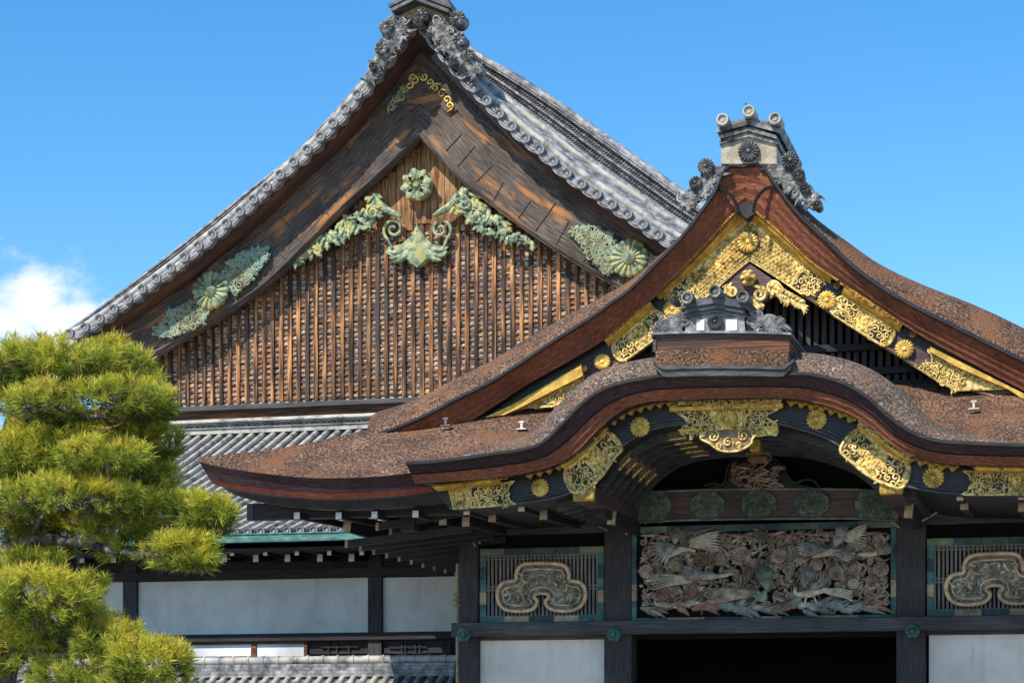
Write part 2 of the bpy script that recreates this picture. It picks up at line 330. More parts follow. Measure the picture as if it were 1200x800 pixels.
M['carved_green'] = mat('carved_green', [(.09, .12, .095), (.18, .23, .18), (.3, .34, .26)], 8, rough=.75, bump=.5, bscale=30, dirt=.4, dscale=3)
M['carved_blue'] = mat('carved_blue', [(.11, .12, .12), (.22, .235, .23), (.36, .36, .33)], 8, rough=.75, bump=.5, bscale=30, dirt=.4, dscale=3)
M['carved_cream'] = mat('carved_cream', [(.3, .25, .18), (.5, .43, .33), (.66, .6, .48)], 8, rough=.75, bump=.5, bscale=30, dirt=.4, dscale=3)
M['pink_gold'] = mat('pink_gold', [(.36, .24, .14), (.62, .43, .27), (.78, .6, .4)], 8, rough=.6, bump=.3, bscale=20, dirt=.3)
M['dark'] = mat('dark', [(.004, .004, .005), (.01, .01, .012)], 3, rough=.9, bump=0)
M['glass_white'] = mat('glass_white', [(.7, .72, .76), (.8, .82, .85)], 2, rough=.5, bump=0)
M['gravel'] = mat('gravel', [(.16, .15, .13), (.3, .28, .25), (.42, .4, .36)], 30, rough=.95, bump=.8, bscale=40, dist=.02, dirt=.2)
M['stone'] = mat('stone', [(.2, .19, .17), (.3, .29, .26), (.4, .38, .35)], 4, rough=.9, bump=.5, bscale=20, dirt=.3)
M['slat_grey'] = mat('slat_grey', [(.09, .085, .08), (.17, .16, .15), (.28, .26, .24)], 4, (9, 9, .8), .7, bump=.3, dirt=.3)
M['gold_soft'] = mat('gold_soft', [(.48, .28, .05), (.80, .55, .14), (.92, .72, .28)], 6, rough=.45, metal=.3, bump=.3, bscale=25, dist=.01, dirt=.35, dscale=3)
# ---------------------------------------------------------------- ground
g = MB(); n = 24
g.grid([[Vector((-500+1000*j/n, -200+900*i/n, 0)) for j in range(n+1)] for i in range(n+1)])
o = g.build('ground', M['gravel']); o['kind'] = 'structure'

# ================================================================ GREAT HALL (tiled hall with the large gable)
hall = thing('great_hall', 'large dark wooden hall with grey tiled roofs and a tall latticed gable with green ornaments', 'hall')
YD, YF, YB, YL = 21.1, 21.35, 21.98, 22.6          # tile ends, fascia, bargeboard, lattice
xc = W(490, 40, YD).x
# verge line through the round tile ends (left half surveyed, right half surveyed then continued by symmetry)
Lp = [(490, 26), (477, 41), (455, 71), (432, 101), (410, 127), (380, 161), (345, 194), (319, 218), (292, 243), (266, 266), (238, 288), (210, 311), (180, 333), (151, 354), (122, 374), (104, 385), (84, 393)]
Rp = [(490, 26), (500, 39), (521, 65), (542, 90), (564, 113), (587, 137), (611, 160), (637, 181), (663, 204), (691, 224), (721, 244), (751, 263), (766, 274)]
NL = 90
VL = path(Lp, YD, NL)
VR = [W(u, v, YD) for u, v in Rp]
end = Vector((2*xc-VL[-1].x, YD, VL[-1].z))
VR = cr(VR+[VR[-1].lerp(end, .33)+Vector((0, 0, -.12)), VR[-1].lerp(end, .66)+Vector((0, 0, -.12)), end], NL)
for p in VR: p.y = YD
def normals(c, side):
    o = []
    for i in range(len(c)):
        t = (c[min(i+1, len(c)-1)]-c[max(i-1, 0)]).normalized(); nrm = Vector((-t.z, 0, t.x))
        if nrm.z < 0: nrm = -nrm
        o.append(nrm)
    # ease the normals at the ridge towards vertical so that both halves meet
    for i in range(min(6, len(o))):
        f = i/6; o[i] = (Vector((0, 0, 1.15))*(1-f)+o[i]*f)
    return o
NLn, NRn = normals(VL, -1), normals(VR, 1)
for N_ in (NLn, NRn):
    for _ in range(30):
        b_ = [N_[max(i-1, 0)]*.25+N_[i]*.5+N_[min(i+1, NL)]*.25 for i in range(NL+1)]; N_[1:] = b_[1:]
# the raised verge: the crest of the descending ridge is surveyed too; courses are set out between the two lines
RTL = path([(486, 4), (470, 30), (452, 58), (430, 88), (405, 118), (376, 150), (340, 187), (291, 225), (249, 259), (210, 290), (144, 341), (74, 393)], YD+3.0, NL)
RTR = path([(497, 0), (530, 42), (561, 65), (600, 87), (645, 115), (715, 164), (802, 227), (860, 270), (925, 318)], YD+3.0, NL)
for c, N, T_ in ((VL, NLn, RTL), (VR, NRn, RTR)):
    for i in range(NL+1):
        v = (T_[i]-c[i])/2.1; v.y = 0; N[i] = v
def tp(i, n): return 1
def off(c, N, dy, dn, k=0):
    n = len(c)-1; z = False
    return [p+Vector((0, dy, 0))+q*(dn*tp(i, n) if z else dn) for i, (p, q) in enumerate(zip(c, N))]
for nm, c, N in (('l', VL, NLn), ('r', VR, NRn)):
    fl = nm == 'r'
    # curved verge strip of tiles and the main slope behind it
    sec = [(0, .0), (.02, .16), (.45, .38), (.9, .66), (1.4, .88), (2.1, 1.0), (2.8, 1.04), (4, 1.05), (30, 1.05)]
    m = MB(); m.grid([off(c, N, a, b) for a, b in sec], flip=fl)
    roof = m.build('tiled_roof_slope', M['tile_pale'], hall, smooth=True)
    m = MB(); m.tube(off(c, N, .28, .36), .11, 8); m.tube(off(c, N, 1.25, .86), .10, 8)
    m.build('verge_roll_tile', M['tile_lichen'], roof, smooth=True)
    m = MB()    # courses of thin tiles along the verge and under the discs
    m.grid([off(c, N, .05, .08), off(c, N, -.08, .04), off(c, N, -.1, -.09), off(c, N, .3, -.13)], flip=not fl)
    k = len(c)
    m.build('verge_course', M['tile'], roof, smooth=False)
    # descending ridge with openwork courses
    m = MB()
    m.grid([off(c, N, 2.8, .95), off(c, N, 2.8, 1.12)], flip=fl); m.grid([off(c, N, 2.75, 1.12), off(c, N, 2.75, 1.19)], flip=fl)
    m.grid([off(c, N, 2.87, 1.19), off(c, N, 2.87, 1.84)], flip=fl)
    rb = m.build('descending_ridge', M['tile_dark'], hall)
    m = MB()
    for a, b, r in ((2.75, 1.15, .05), (2.75, 1.5, .035), (2.73, 1.86, .05)): m.tube(off(c, N, a, b), r, 6)
    m.grid([off(c, N, 2.65, 1.9), off(c, N, 2.65, 1.96), off(c, N, 3.55, 1.96), off(c, N, 3.55, .9)], flip=fl)
    m.tube(off(c, N, 3.07, 2.03), .14, 8)
    m.build('ridge_cap', M['tile_pale'], rb)
    m = MB(); cc = even(c, 150); NN = [at(N, q/150) for q in range(151)]
    for i in range(3, 150):
        for q, (bb) in enumerate((1.26, 1.4, 1.61, 1.75)):
            p = cc[i]+NN[i]*bb*tp(i, 150)+Vector((0, 2.81, 0)); t = (cc[min(i+1, 150)]-cc[i-1]).normalized()* (.06 if q % 2 else -.06)
            p = p+t; pts = [p+Vector((math.cos(a)*.085, 0, math.sin(a)*.06)) for a in [PI*(j/5) for j in range(6)]]
            m.tube(pts, .018, 4, cap=False)
    m.build('openwork_tile', M['tile'], rb, kind=None)
    # fascia boards under the tiles
    f0 = off(c, N, .2, -.1); f1 = off(c, N, .2, -.40)
    m = MB(); m.grid([off(c, N, .12, -.12), off(c, N, .12, -.2), off(c, N, .2, -.2), off(c, N, .2, -.34), off(c, N, .34, -.36), off(c, N, .9, -.30)], flip=not fl)
    m.build('verge_fascia', M['wood_edge'], hall)
    m = MB(); m.grid([off(c, N, .9, -.30), off(c, N, 1.9, -.2)], flip=not fl); m.build('verge_soffit', M['black_wood'], hall)
# round tile ends along both verges: each a little barrel with a rimmed, crested disc
m = MB(); m.lathe(0, 0, 0, [(.0, -.02), (.035, -.03), (.05, -.01), (.085, -.005), (.095, -.04), (.145, -.04), (.15, -.01), (.15, .35)], 14)
for k in range(6):
    a = 2*PI*k/6; m.blob((math.cos(a)*.065, -.012, math.sin(a)*.065), .018, .015, .018, 0, 5, 3)
disc0 = None
for c, N, cnt in ((VL, NLn, 26), (VR, NRn, 26)):
    cc = even(c, cnt); nn_ = [q.normalized() for q in normals(cc, 0)]
    for i in range(1, cnt+1):
        p = cc[i]+nn_[i]*.03+Vector((0, -.14, 0))
        if disc0 is None: disc0 = m.build('tile_end', M['tile'], hall, smooth='auto'); disc0.location = p; dd = disc0
        else: dd = dup(disc0, (0, 0, 0)); dd.location = p
m = MB()    # scalloped pan ends between the discs
for c, N, cnt in ((VL, NLn, 26), (VR, NRn, 26)):
    cc = even(c, cnt*8); nn_ = [q.normalized() for q in normals(cc, 0)]
    a = [p+Vector((0, -.1, 0))+q*(.02-.09*abs(math.sin(PI*i/8))) for i, (p, q) in enumerate(zip(cc, nn_))]
    b = [p+Vector((0, -.12, 0))+q*(-.10-.07*abs(math.sin(PI*i/8))) for i, (p, q) in enumerate(zip(cc, nn_))]
    m.grid([a, b, [p+Vector((0, .3, 0)) for p in b]], flip=(c is VL))
    m.tube([(p+q)*.5+Vector((0, -.01, 0)) for p, q in zip(a, b)], .02, 4)
m.build('pan_tile_end', M['tile_pale'], hall)

# bargeboard: inner (lower) edges surveyed, upper edges hidden under the soffit
BLi = [(492, 161), (470, 183), (435, 216), (400, 248), (347, 302), (305, 341), (250, 377), (200, 407), (160, 430), (110, 458)]
BRi = [(492, 161), (515, 186), (540, 212), (580, 244), (624, 276), (670, 306), (712, 331), (770, 362), (840, 395)]
BLo = [(491, 50), (460, 88), (430, 126), (395, 166), (350, 205), (300, 250), (250, 290), (200, 327), (150, 362), (70, 412)]
BRo = [(491, 50), (520, 88), (555, 130), (600, 168), (650, 206), (700, 240), (750, 270), (800, 298), (880, 338)]
def board_grid(A, B, Y, dep, name, mt, parent, n=60, lip=.05):
    a = path(A, Y, n); b = path(B, Y, n)
    m = MB(); rows = [[p.lerp(q, k/6) for p, q in zip(a, b)] for k in range(7)]
    m.grid(rows, flip=(a[-1].x > a[0].x)); back = [[p+Vector((0, dep, 0)) for p in a], [p+Vector((0, dep, 0)) for p in b]]
    m.grid([rows[-1], back[1]], flip=(a[-1].x > a[0].x)); m.grid([back[0], rows[0]], flip=(a[-1].x > a[0].x))
    m.grid([back[1], back[0]], flip=(a[-1].x > a[0].x))
    return m.build(name, mt, parent), a, b
bl, la, lb = board_grid(BLo, BLi, YB, .25, 'bargeboard', M['wood_board'], hall)
br, ra_, rb_ = board_grid(BRo, BRi, YB, .25, 'bargeboard', M['wood_board'], hall)
for a, b, par in ((la, lb, bl), (ra_, rb_, br)):
    m = MB()
    m.tube([q+Vector((0, -.03, 0))+(p-q).normalized()*.10 for p, q in zip(a, b)], .05, 4)
    m.build('edge_moulding', M['wood_board'], par)
    for k in range(1, 14):
        m = MB(); f = k/14+rnd.uniform(-.01, .01); q = at(b, f); tn = (at(b, f+.01)-at(b, f-.01)).normalized(); nv = Vector((-tn.z, 0, tn.x)); nv = nv if nv.z > 0 else -nv; p = q+nv*1.5; e = q.lerp(p, rnd.uniform(.45, .85)); s0 = q.lerp(p, rnd.uniform(.03, .2))
        tilt = Vector((rnd.uniform(-.15, .15), 0, 0)); y = Vector((0, -.012, 0))
        m.bar(s0+y, e+y+tilt, .025, .03, (0, -1, 0)); m.build('iron_cramp', M['trim'], par)
# crown piece over the joint with gilt scrolls
m = MB(); m.prism(ppoly([(491, 84), (462, 112), (447, 128), (458, 134), (470, 124), (480, 131), (492, 122), (505, 131), (514, 123), (526, 135), (536, 128), (522, 112)], YB-.06), YB-.06, YB)
crown = m.build('crown_plate', M['wood_board'], hall)
m = MB()
for i, (u, v) in enumerate([(497, 90), (504, 97), (511, 103), (518, 110), (524, 117), (527, 124), (486, 94), (480, 100), (484, 91)]):
    p = W(u, v, YB-.1); m.curl(p.x, p.z, YB-.1, .12, rnd.uniform(0, 6), 1 if u > 491 else -1, 1.2, .035)
m.build('gilt_scroll', M['gold'], crown, smooth=True)
m = MB()
for i, (u, v) in enumerate([(474, 103), (469, 109), (464, 115), (461, 121), (459, 127), (470, 115)]):
    p = W(u, v, YB-.1); m.curl(p.x, p.z, YB-.1, .12, rnd.uniform(0, 6), -1, 1.2, .035)
m.build('green_scroll', M['green'], crown, smooth=True)

# lattice gable wall
def zline(u, v, Y): return W(u, v, Y).z
base_l, base_r = W(120, 474, YL), W(860, 462, YL)
zb = W(370, 469, YL).z
apex = W(492, 150, YL)
def roofz(x, Y=YL):
    "height of the bargeboard's inner edge over x"
    c = lb if x < lb[0].x else rb_
    for i in range(len(c)-1):
        a, b = c[i], c[i+1]
        if min(a.x, b.x) <= x <= max(a.x, b.x): return a.z+(b.z-a.z)*(x-a.x)/(b.x-a.x+1e-9)
    return zb
s = PX(YL)
xl, xr = W(150, 460, YL).x, W(850, 460, YL).x
m = MB(); m.prism([(xl-.6, zb-.1)]+[(p.x, p.z+.35) for p in lb[::-1]]+[(p.x, p.z+.35) for p in rb_[1:]]+[(xr+2, zb-.1)], YL+.115, YL+.3)
m.build('gable_backing', M['mesh_back'], hall)
m = MB(); x = xl; i = 0; xs = []
while x < xr:
    xs.append(x); top = roofz(x)+.3
    if top > zb+.05:
        ww = .125+rnd.uniform(-.015, .012)
        m.box(x-ww/2, x+ww/2, YL+.0+rnd.uniform(0, .02), YL+.12, zb, top)
    x += 11.3*s*1.0
m.build('lattice_batten', M['batten'], hall, bevel=.012)
m = MB(); z = zb+.12; zt = W(490, 262, YL).z
while z < zt:
    # the rails between the battens, cut off under the bargeboards
    xa = xl; cells = [x for x in xs if roofz(x) > z-.3]
    if cells: m.box(cells[0]-.15, cells[-1]+.15, YL+.06+rnd.uniform(0, .01), YL+.1, z-.036, z+.036)
    z += 6.6*s
m.build('lattice_rail', M['rail'], hall)
m = MB(); x = W(420, 200, YL).x
while x < W(560, 200, YL).x:
    top = roofz(x)+.2; wd = .22+rnd.uniform(-.05, .06); a = abs(x-apex.x); bot = W(490, 262+rnd.uniform(-3, 8), YL).z
    if top > bot: m.box(x, x+wd-.012, YL-.04+rnd.uniform(0, .03), YL+.1, bot, top)
    x += wd
m.build('gable_plank', M['wood_plank'], hall, bevel=.01)
m = MB(); m.pbox(60, 900, 465, 471.5, YL-.25, .5); m.pbox(60, 900, 471.5, 474.5, YL-.12, .3); m.build('gable_sill', M['beam_grey'], hall, bevel=.02)
m = MB(); m.pbox(40, 900, 474.5, 489.5, YL-.05, .4); m.build('gable_base_board', M['wood_red'], hall, bevel=.01)

# green ornaments on the gable
def ppt(u, v, Y): p = W(u, v, Y); return p.x, p.z
geg = thing; gg = MB(); Y0 = YL-.12; k = PX(Y0)
cx_, cz_ = ppt(488.5, 217, Y0-.25)
gg.lathe(cx_, cz_, Y0-.25, [(0, -.12), (.08, -.12), (.12, -.02), (.2, 0), (.28, -.1), (.40, -.08), (.44, 0), (.44, .2)], 16)
for j in range(8):
    a = 2*PI*j/8+.2; gg.blob((cx_+math.cos(a)*.34, Y0-.3, cz_+math.sin(a)*.34), .17, .08, .12, a, 10, 6)
    a += PI/8; gg.blob((cx_+math.cos(a)*.2, Y0-.31, cz_+math.sin(a)*.2), .08, .06, .035, a, 6, 4)
fb_ = gg.build('flower_boss', M['green'], hall, smooth='auto')
for j in range(4): gg = MB(); a = PI/4+j*PI/2; gg.blob((cx_+math.cos(a)*.25, Y0-.36, cz_+math.sin(a)*.25), .07, .03, .055, a, 8, 5); gg.build('boss_shade_lump', M['dark'], fb_)  # near-black raised lumps: the shade of four holes put into colour
gg = MB()    # fish-tail pendant with two volutes
for sgn in (-1, 1):
    cu, cv = 489+sgn*27.5, 269; x, z = ppt(cu, cv, Y0-.15); r = 13.5*k
    pts = []; rad = []
    for j in range(30):
        t = j/29; a = (-PI*.72 if sgn < 0 else -PI*.28)+sgn*(2*PI*1.55*t); q = r*(1-.86*t); pts.append(Vector((x+math.cos(a)*q, Y0-.15-.05*t, z+math.sin(a)*q))); rad.append(.05*(1-.1*t))
    x2, z2 = ppt(489+sgn*30, 291, Y0-.15); gg.tube([Vector((x2, Y0-.12, z2))]+pts, [.04]+rad, 8)
fan = [(489, 263), (496, 276), (506, 286), (521, 289), (524, 296), (512, 304), (503, 303), (497, 309), (489, 313), (481, 309), (475, 303), (464, 303), (452, 296), (455, 289), (471, 286), (482, 276)]
gg.prism(ppoly(fan, Y0-.1), Y0-.1, Y0+.1)
ax_, az_ = ppt(489, 313, Y0-.1)
K_ = [Vector((*ppt(u, v, Y0-.1), 0)) for u, v in ((489, 262), (480, 288), (474, 300), (489, 314), (504, 300), (498, 288))]; ctr = W(489, 296, Y0-.1)
gg.add([Vector((p.x, Y0-.16, p.y)) for p in K_]+[Vector((ctr.x, Y0-.30, ctr.z))], [(6, i, (i+1) % 6) for i in range(6)])
for sg in (-1, 1):
    for n_, (L, wd, dv) in enumerate(((46, .20, 0), (40, .2, 6), (33, .22, 11))):
        x, z = ppt(489+sg*(3+n_*2), 276+dv, Y0-.1); a0 = -PI/2+sg*.12; gg.leaf(x, z, Y0-.10-.02*n_, L*k, wd, a0, sg*(1.9-.28*n_), .06, 10)
gg.build('pendant', M['green'], hall, smooth='auto')
for sgn, pts in ((-1, [(450, 243), (436, 226), (430, 239), (418, 246), (409, 254), (398, 258), (390, 266), (380, 275), (370, 281), (358, 291), (349, 300), (348, 305), (354, 303), (366, 299), (378, 290), (392, 283), (404, 277), (420, 270), (433, 262), (443, 253)]),
                 (1, [(528, 240), (544, 217), (552, 226), (562, 236), (575, 246), (590, 256), (603, 266), (617, 276), (631, 283), (628, 287), (613, 281), (598, 278), (585, 276), (572, 270), (558, 264), (548, 256), (540, 250)])):
    gg = MB(); Yl = Y0-.28; poly = ppoly(pts, Yl); 
    g2 = random.Random(5+sgn); ctr = [(pts[i][0], pts[i][1]) for i in range(len(pts))]
    for q in range(620):
        u = g2.uniform(348, 450) if sgn < 0 else g2.uniform(530, 630); v = g2.uniform(216, 305); x, z = ppt(u, v, Yl)
        if not inside(x, z, poly): continue
        gg.leaf(x, z, Yl-g2.uniform(0, .12), g2.uniform(.18, .34), g2.uniform(.12, .18), (-PI/2 if sgn > 0 else -PI/2)+g2.uniform(-1.4, 1.4), g2.uniform(-1.2, 1.2), .07, 5, 2)
    x, z = ppt(437 if sgn < 0 else 545, 249 if sgn < 0 else 240, Yl-.1); gg.curl(x, z, Yl-.14, .19, 2, -sgn, 1.4, .05, 20)
    a = [(470, 254), (461, 249), (452, 246), (444, 238), (437, 226)] if sgn < 0 else [(508, 253), (517, 248), (526, 243), (535, 232), (545, 217)]
    gg.tube([Vector((W(u, v, Yl).x, Yl-.02, W(u, v, Yl).z)) for u, v in a], [.05, .10, .12, .10, .03], 8)
    gg.build('cloud_fin', M['green'], hall, smooth='auto')
def board_ornament(cu, cv, Rf, polys, mts, seed):
    Yo = YB-.14; x, z = ppt(cu, cv, Yo); m = MB(); m.chrys(x, z, Yo-.06, Rf*k, 16, .13, .25, per=8); m.lathe(x, z, Yo-.1, [(0, -.14), (.15, -.12), (.2, -.06), (.2, .1)], 16)
    ro = m.build('green_rosette', M['green'], hall, smooth=True)
    for j, pl in enumerate(polys):
        m = MB(); P = ppoly(pl, Yo); m.fill(P, Yo-.02, .11, .035, .9, seed+j, 1.55)
        gq = random.Random(seed*3+j); xs_ = [p[0] for p in P]; zs_ = [p[1] for p in P]
        for q in range(260):
            a, b = gq.uniform(min(xs_), max(xs_)), gq.uniform(min(zs_), max(zs_))
            if inside(a, b, P): m.blob((a, Yo+.02, b), gq.uniform(.06, .1), .07, gq.uniform(.05, .08), gq.uniform(0, 3), 6, 4)
        for q in range(len(P)):
            a, b = P[q], P[(q+1) % len(P)]; L = math.hypot(b[0]-a[0], b[1]-a[1])
            for e in range(int(L/.14)): f = e/max(1, int(L/.14)); m.blob((a[0]+(b[0]-a[0])*f, Yo+.03, a[1]+(b[1]-a[1])*f), .09, .06, .07, 0, 7, 4)
        m.build('foliage_relief', M['green_pale'], ro, smooth=True)
board_ornament(248, 341, 24, [[(258, 322), (273, 305), (285, 296), (304, 291), (313, 290), (314, 299), (303, 315), (296, 327), (285, 335), (276, 345), (268, 336)],
    [(232, 352), (215, 357), (200, 366), (188, 378), (180, 391), (195, 393), (210, 391), (226, 385), (240, 373), (246, 362)]], None, 21)
board_ornament(738, 303, 23, [[(725, 287), (712, 272), (697, 266), (676, 266), (668, 272), (680, 284), (686, 296), (697, 306), (708, 320), (718, 318)],
    [(757, 296), (775, 305), (795, 318), (812, 335), (800, 342), (775, 338), (756, 326)]], None, 51)

# ridge-end tile group at the top of the great gable
rt = MB(); Yr = YD-.35
def pb(m, u0, u1, v0, v1, Y, d): m.pbox(u0, u1, v0, v1, Y, d)
m = MB(); m.prism(ppoly([(462, 14), (490, 1), (492, 1), (530, 15), (528, 30), (492, 18), (466, 33)], Yr+.1), Yr+.1, Yr+1.1)
rt_o = m.build('ridge_end_tile', M['cream'], hall)
m = MB(); 
for a, b in (((460, 12), (491, -3)), ((491, -3), (533, 13)), ((463, 17), (491, 3)), ((491, 3), (530, 18))):
    m.bar(W(*a, Yr-.0), W(*b, Yr-.0), .8, .09, (0, 0, 1))
m.prism(ppoly([(466, 8), (468, -6), (480, -20), (510, -20), (522, -4), (528, 6), (510, 0), (491, -5)], Yr-.1), Yr-.1, Yr+1)
m.build('ridge_end_roof', M['tile_dark'], rt_o)
for u, v, r in ((495, 17, 7), (490, 26, 5.5), (447, 57, 8), (538, 46, 8), (453, 32, 9), (536, 22, 9.5), (437, 78, 5), (550, 64, 6)):
    m = MB(); x, z = ppt(u, v, Yr-.3); m.chrys(x, z, Yr-.3, r*k, 12 if r > 8 else 8, .12, .22)
    m.lathe(x, z, Yr-.3, [(r*k*.9, .02), (r*k*.92, .5)], 12); m.build('tile_flower', M['tile_carved'], rt_o, smooth='auto')
m = MB(); gq = random.Random(3)
for base, e in ((((470, 30), (434, 92)), 1), (((512, 32), (562, 84)), 1)):
    m = MB()
    for q in range(170):
        f = gq.random(); u = base[0][0]+(base[1][0]-base[0][0])*f+gq.uniform(-9, 9)*(1.1-f); v = base[0][1]+(base[1][1]-base[0][1])*f+gq.uniform(-8, 8)*(1.1-f)
        x, z = ppt(u, v, Yr-.1)
        if q % 2: m.curl(x, z, Yr-.2, gq.uniform(.08, .15), gq.uniform(0, 6), gq.choice((1, -1)), 1.2, .035)
        else: m.leaf(x, z, Yr-.15, gq.uniform(.2, .38), .12, gq.uniform(-2.6, -.5), gq.uniform(-1.5, 1.5), .1, 5, 1)
    for f in range(12):
        t = f/11; u = base[0][0]+(base[1][0]-base[0][0])*t; v = base[0][1]+(base[1][1]-base[0][1])*t; x, z = ppt(u, v, Yr+.1); m.blob((x, Yr+.15, z), .3-.12*t, .3, .28-.12*t)
    m.build('scroll_fin', M['tile_carved'], rt_o, smooth='auto')
m = MB(); m.box(xc-.45, xc+.45, Yr+.6, 60, W(490, 26, YD).z-.2, W(490, 26, YD).z+.45); m.build('main_ridge', M['tile'], hall)

# lower tiled roof in front of the gable
z_top, z_eave = W(370, 502.5, 21.6).z, W(300, 623, 10).z
XA, XB = W(-160, 600, 10).x-6, 7.0
def lowz(y):
    t = (y-10)/(21.6-10); return z_eave+(z_top-z_eave)*(t*.86+.14*t*t)-.12*math.sin(PI*t)
m = MB(); pitch = .335; rows = []
ys = [10+11.6*i/34 for i in range(35)]
m.grid([[Vector((x, y, lowz(y)-.09)) for x in (XA, XB)] for y in ys], flip=False)
slope = m.build('lower_roof_slope', M['tile_pan'], hall)
m = MB(); x = XA
while x < XB:
    pts = []; rad = []
    jy = rnd.uniform(-.1, .1)
    for i in range(35):
        y = ys[i]; pts += [Vector((x, y, lowz(y)+.0)), Vector((x, min(y+.30, 21.6), lowz(min(y+.30, 21.6))-.0))]; rad += [.088, .082]
    m.tube(pts, rad, 8); x += pitch
m.build('round_tile_row', M['tile_lichen'], slope, smooth='auto')
m = MB(); x = XA+pitch/2       # concave pan tiles, stepped course by course
while x < XB:
    rws = []
    for i in range(34):
        for y, dz in ((ys[i], .03), (ys[i+1]-.01, 0)):
            rws.append([Vector((x+q*pitch*.36, y, lowz(y)-.05-.04*(1-q*q)+dz-.03)) for q in (-1, -.5, 0, .5, 1)])
    m.grid(rws, flip=False); x += pitch
m.build('pan_tile_row', M['tile_pan'], slope)
m = MB(); x = XA; ze = lowz(10)
m2 = MB()
m.lathe(0, 0, 0, [(0, -.02), (.03, -.03), (.045, -.005), (.065, -.005), (.075, -.035), (.10, -.035), (.105, 0), (.105, .12)], 14)
i = 0; e0 = None
while x < XB:
    if x > W(-30, 600, 10).x and x < W(430, 620, 10).x:
        if e0 is None: e0 = m.build('eave_tile_end', M['tile'], hall, smooth='auto'); e0.location = (x, 9.93, ze)
        else: dup(e0, (0, 0, 0)).location = (x, 9.93, ze)
    pts = [Vector((x+pitch*(.18+.64*t), 9.96, ze-.05-.06*math.sin(PI*t))) for t in [j/6 for j in range(7)]]
    m2.grid([pts, [p-Vector((0, 0, .07)) for p in pts]], flip=False); m2.tube(pts, .02, 4)
    x += pitch
m2.build('eave_pan_tile', M['tile_lichen'], hall)
# ridge courses against the gable's foot
m = MB(); z0 = z_top
m.box(XA, XB, 21.15, 21.9, z0-.1, z0+.03)
for a, b, y in ((.05, .07, 21.10), (.19, .21, 21.12), (.23, .27, 21.06)): m.box(XA, XB, y, 21.9, z0+a, z0+b)
m.tube([Vector((XA, 21.25, z0+.29)), Vector((XB, 21.25, z0+.29))], .06, 8)
cr_ = m.build('wall_ridge', M['tile_lichen'], hall)
m = MB(); x = XA; m.box(XA, XB, 21.3, 21.9, z0+.03, z0+.24)
m.build('ridge_core', M['tile_dark'], cr_)
m = MB()
while x < XB:
    for q in (0, 1):
        m.tube([Vector((x+q*.09+math.cos(a)*.075, 21.2, z0+.08+q*.05+math.sin(a)*.045)) for a in [PI*j/5 for j in range(6)]], .016, 4, cap=False)
    x += .18
m.build('openwork_tile', M['tile_pale'], cr_)

# eave: copper gutter, rafters, wall
m = MB(); ya = 9.86; zg = W(300, 629.5, ya).z
m.box(XA, XB, ya, ya+.05, zg-.09, zg+.09); m.box(XA, XB, ya, ya+.22, zg-.11, zg-.09); m.box(XA, XB, ya-.03, ya, zg+.07, zg+.10)
m.build('gutter', M['teal_copper'], hall, bevel=.01)
m = MB(); m.box(XA, XB, 10.2, 12.6, zg-.3, zg-.22); m.box(XA, XB, 9.98, 10.2, ze-.14, zg+.1); m.build('eave_soffit', M['black_wood'], hall)
def rafter_set(name, pts, Y, back, w_, h, drop, par, lab=None):
    o0 = None
    for u, v in pts:
        p = W(u, v, Y)
        if o0 is None or True:
            m = MB(); m.bar(Vector((0, 0, 0)), Vector((0, back, drop)), w_, h); r = m.build(name, M['black_wood'], par); r.location = p
            t = MB(); t.box(-w_*.5-.004, w_*.5+.004, -.012, -.002, -h*.5-.004, h*.5+.004); q = t.build('white_end', M['tip'], r)
us = [163+i*28.8 for i in range(16)]
rafter_set('rafter', [(u*1.0, 654-.006*(u-263)) for u in (-15, 22, 59, 96, 133, 170, 207, 263, 300, 337, 375, 412)], 10.9, 1.6, .13, .17, .15, hall)
rafter_set('flying_rafter', [(u, 648-.006*(u-263)) for u in (12, 49, 86, 124, 160, 197, 234, 272, 311, 348, 386, 424)], 10.4, 1.6, .10, .11, .12, hall)
YW = 12.0
m = MB()
m.pbox(-300, 760, 618, 676, YW-.05, .4); m.pbox(-300, 760, 668, 679, YW-.18, .4)
m.pbox(-300, 760, 743, 752, YW-.2, .4); m.pbox(-300, 760, 750, 768, YW-.02, .2)
m.build('wall_beam', M['black_wood'], hall, bevel=.015)
for u0, u1 in ((-160, -148), (144, 160), (431, 447), (700, 715)):
    m = MB(); a = W(u0, 700, YW-.12); b = W(u1, 700, YW-.12); m.box(a.x, b.x, YW-.12, YW+.25, 0, W(0, 640, YW).z); m.build('wall_post', M['black_post'], hall, bevel=.015)
for u0, u1, v0, v1 in ((-146, 144, 679, 743), (161, 431, 679, 743), (447, 700, 674, 742)):
    m = MB(); m.pbox(u0, u1, v0, v1, YW, .1); m.build('plaster_panel', M['plaster'], hall)
m = MB(); m.pbox(220, 296, 754, 768.5, YW-.06, .1); m.build('shoji_panel', M['glass_white'], hall); 
m = MB(); m.pbox(301, 356, 754, 768.5, YW-.06, .1); m.build('shoji_panel', M['glass_white'], hall)
m = MB(); m.pbox(216, 360, 750.5, 754.5, YW-.1, .12); m.pbox(294, 300, 754.5, 800, YW-.1, .12); m.pbox(356, 360, 754.5, 800, YW-.1, .12); m.pbox(216, 220, 754.5, 800, YW-.1, .12)
m.build('shoji_frame', M['wood_red'], hall)
for u in (384, 394, 408, 470, 474, 486, 491, 527): m = MB(); m.pbox(u, u+1.6, 753, 800, YW-.08, .05); m.build('window_bar', M['black_wood'], hall)
for v in (757, 764):
    for a, b in ((376, 420), (455, 500)): m = MB(); m.pbox(a, b, v, v+1.2, YW-.09, .03); m.build('window_bar', M['black_wood'], hall)
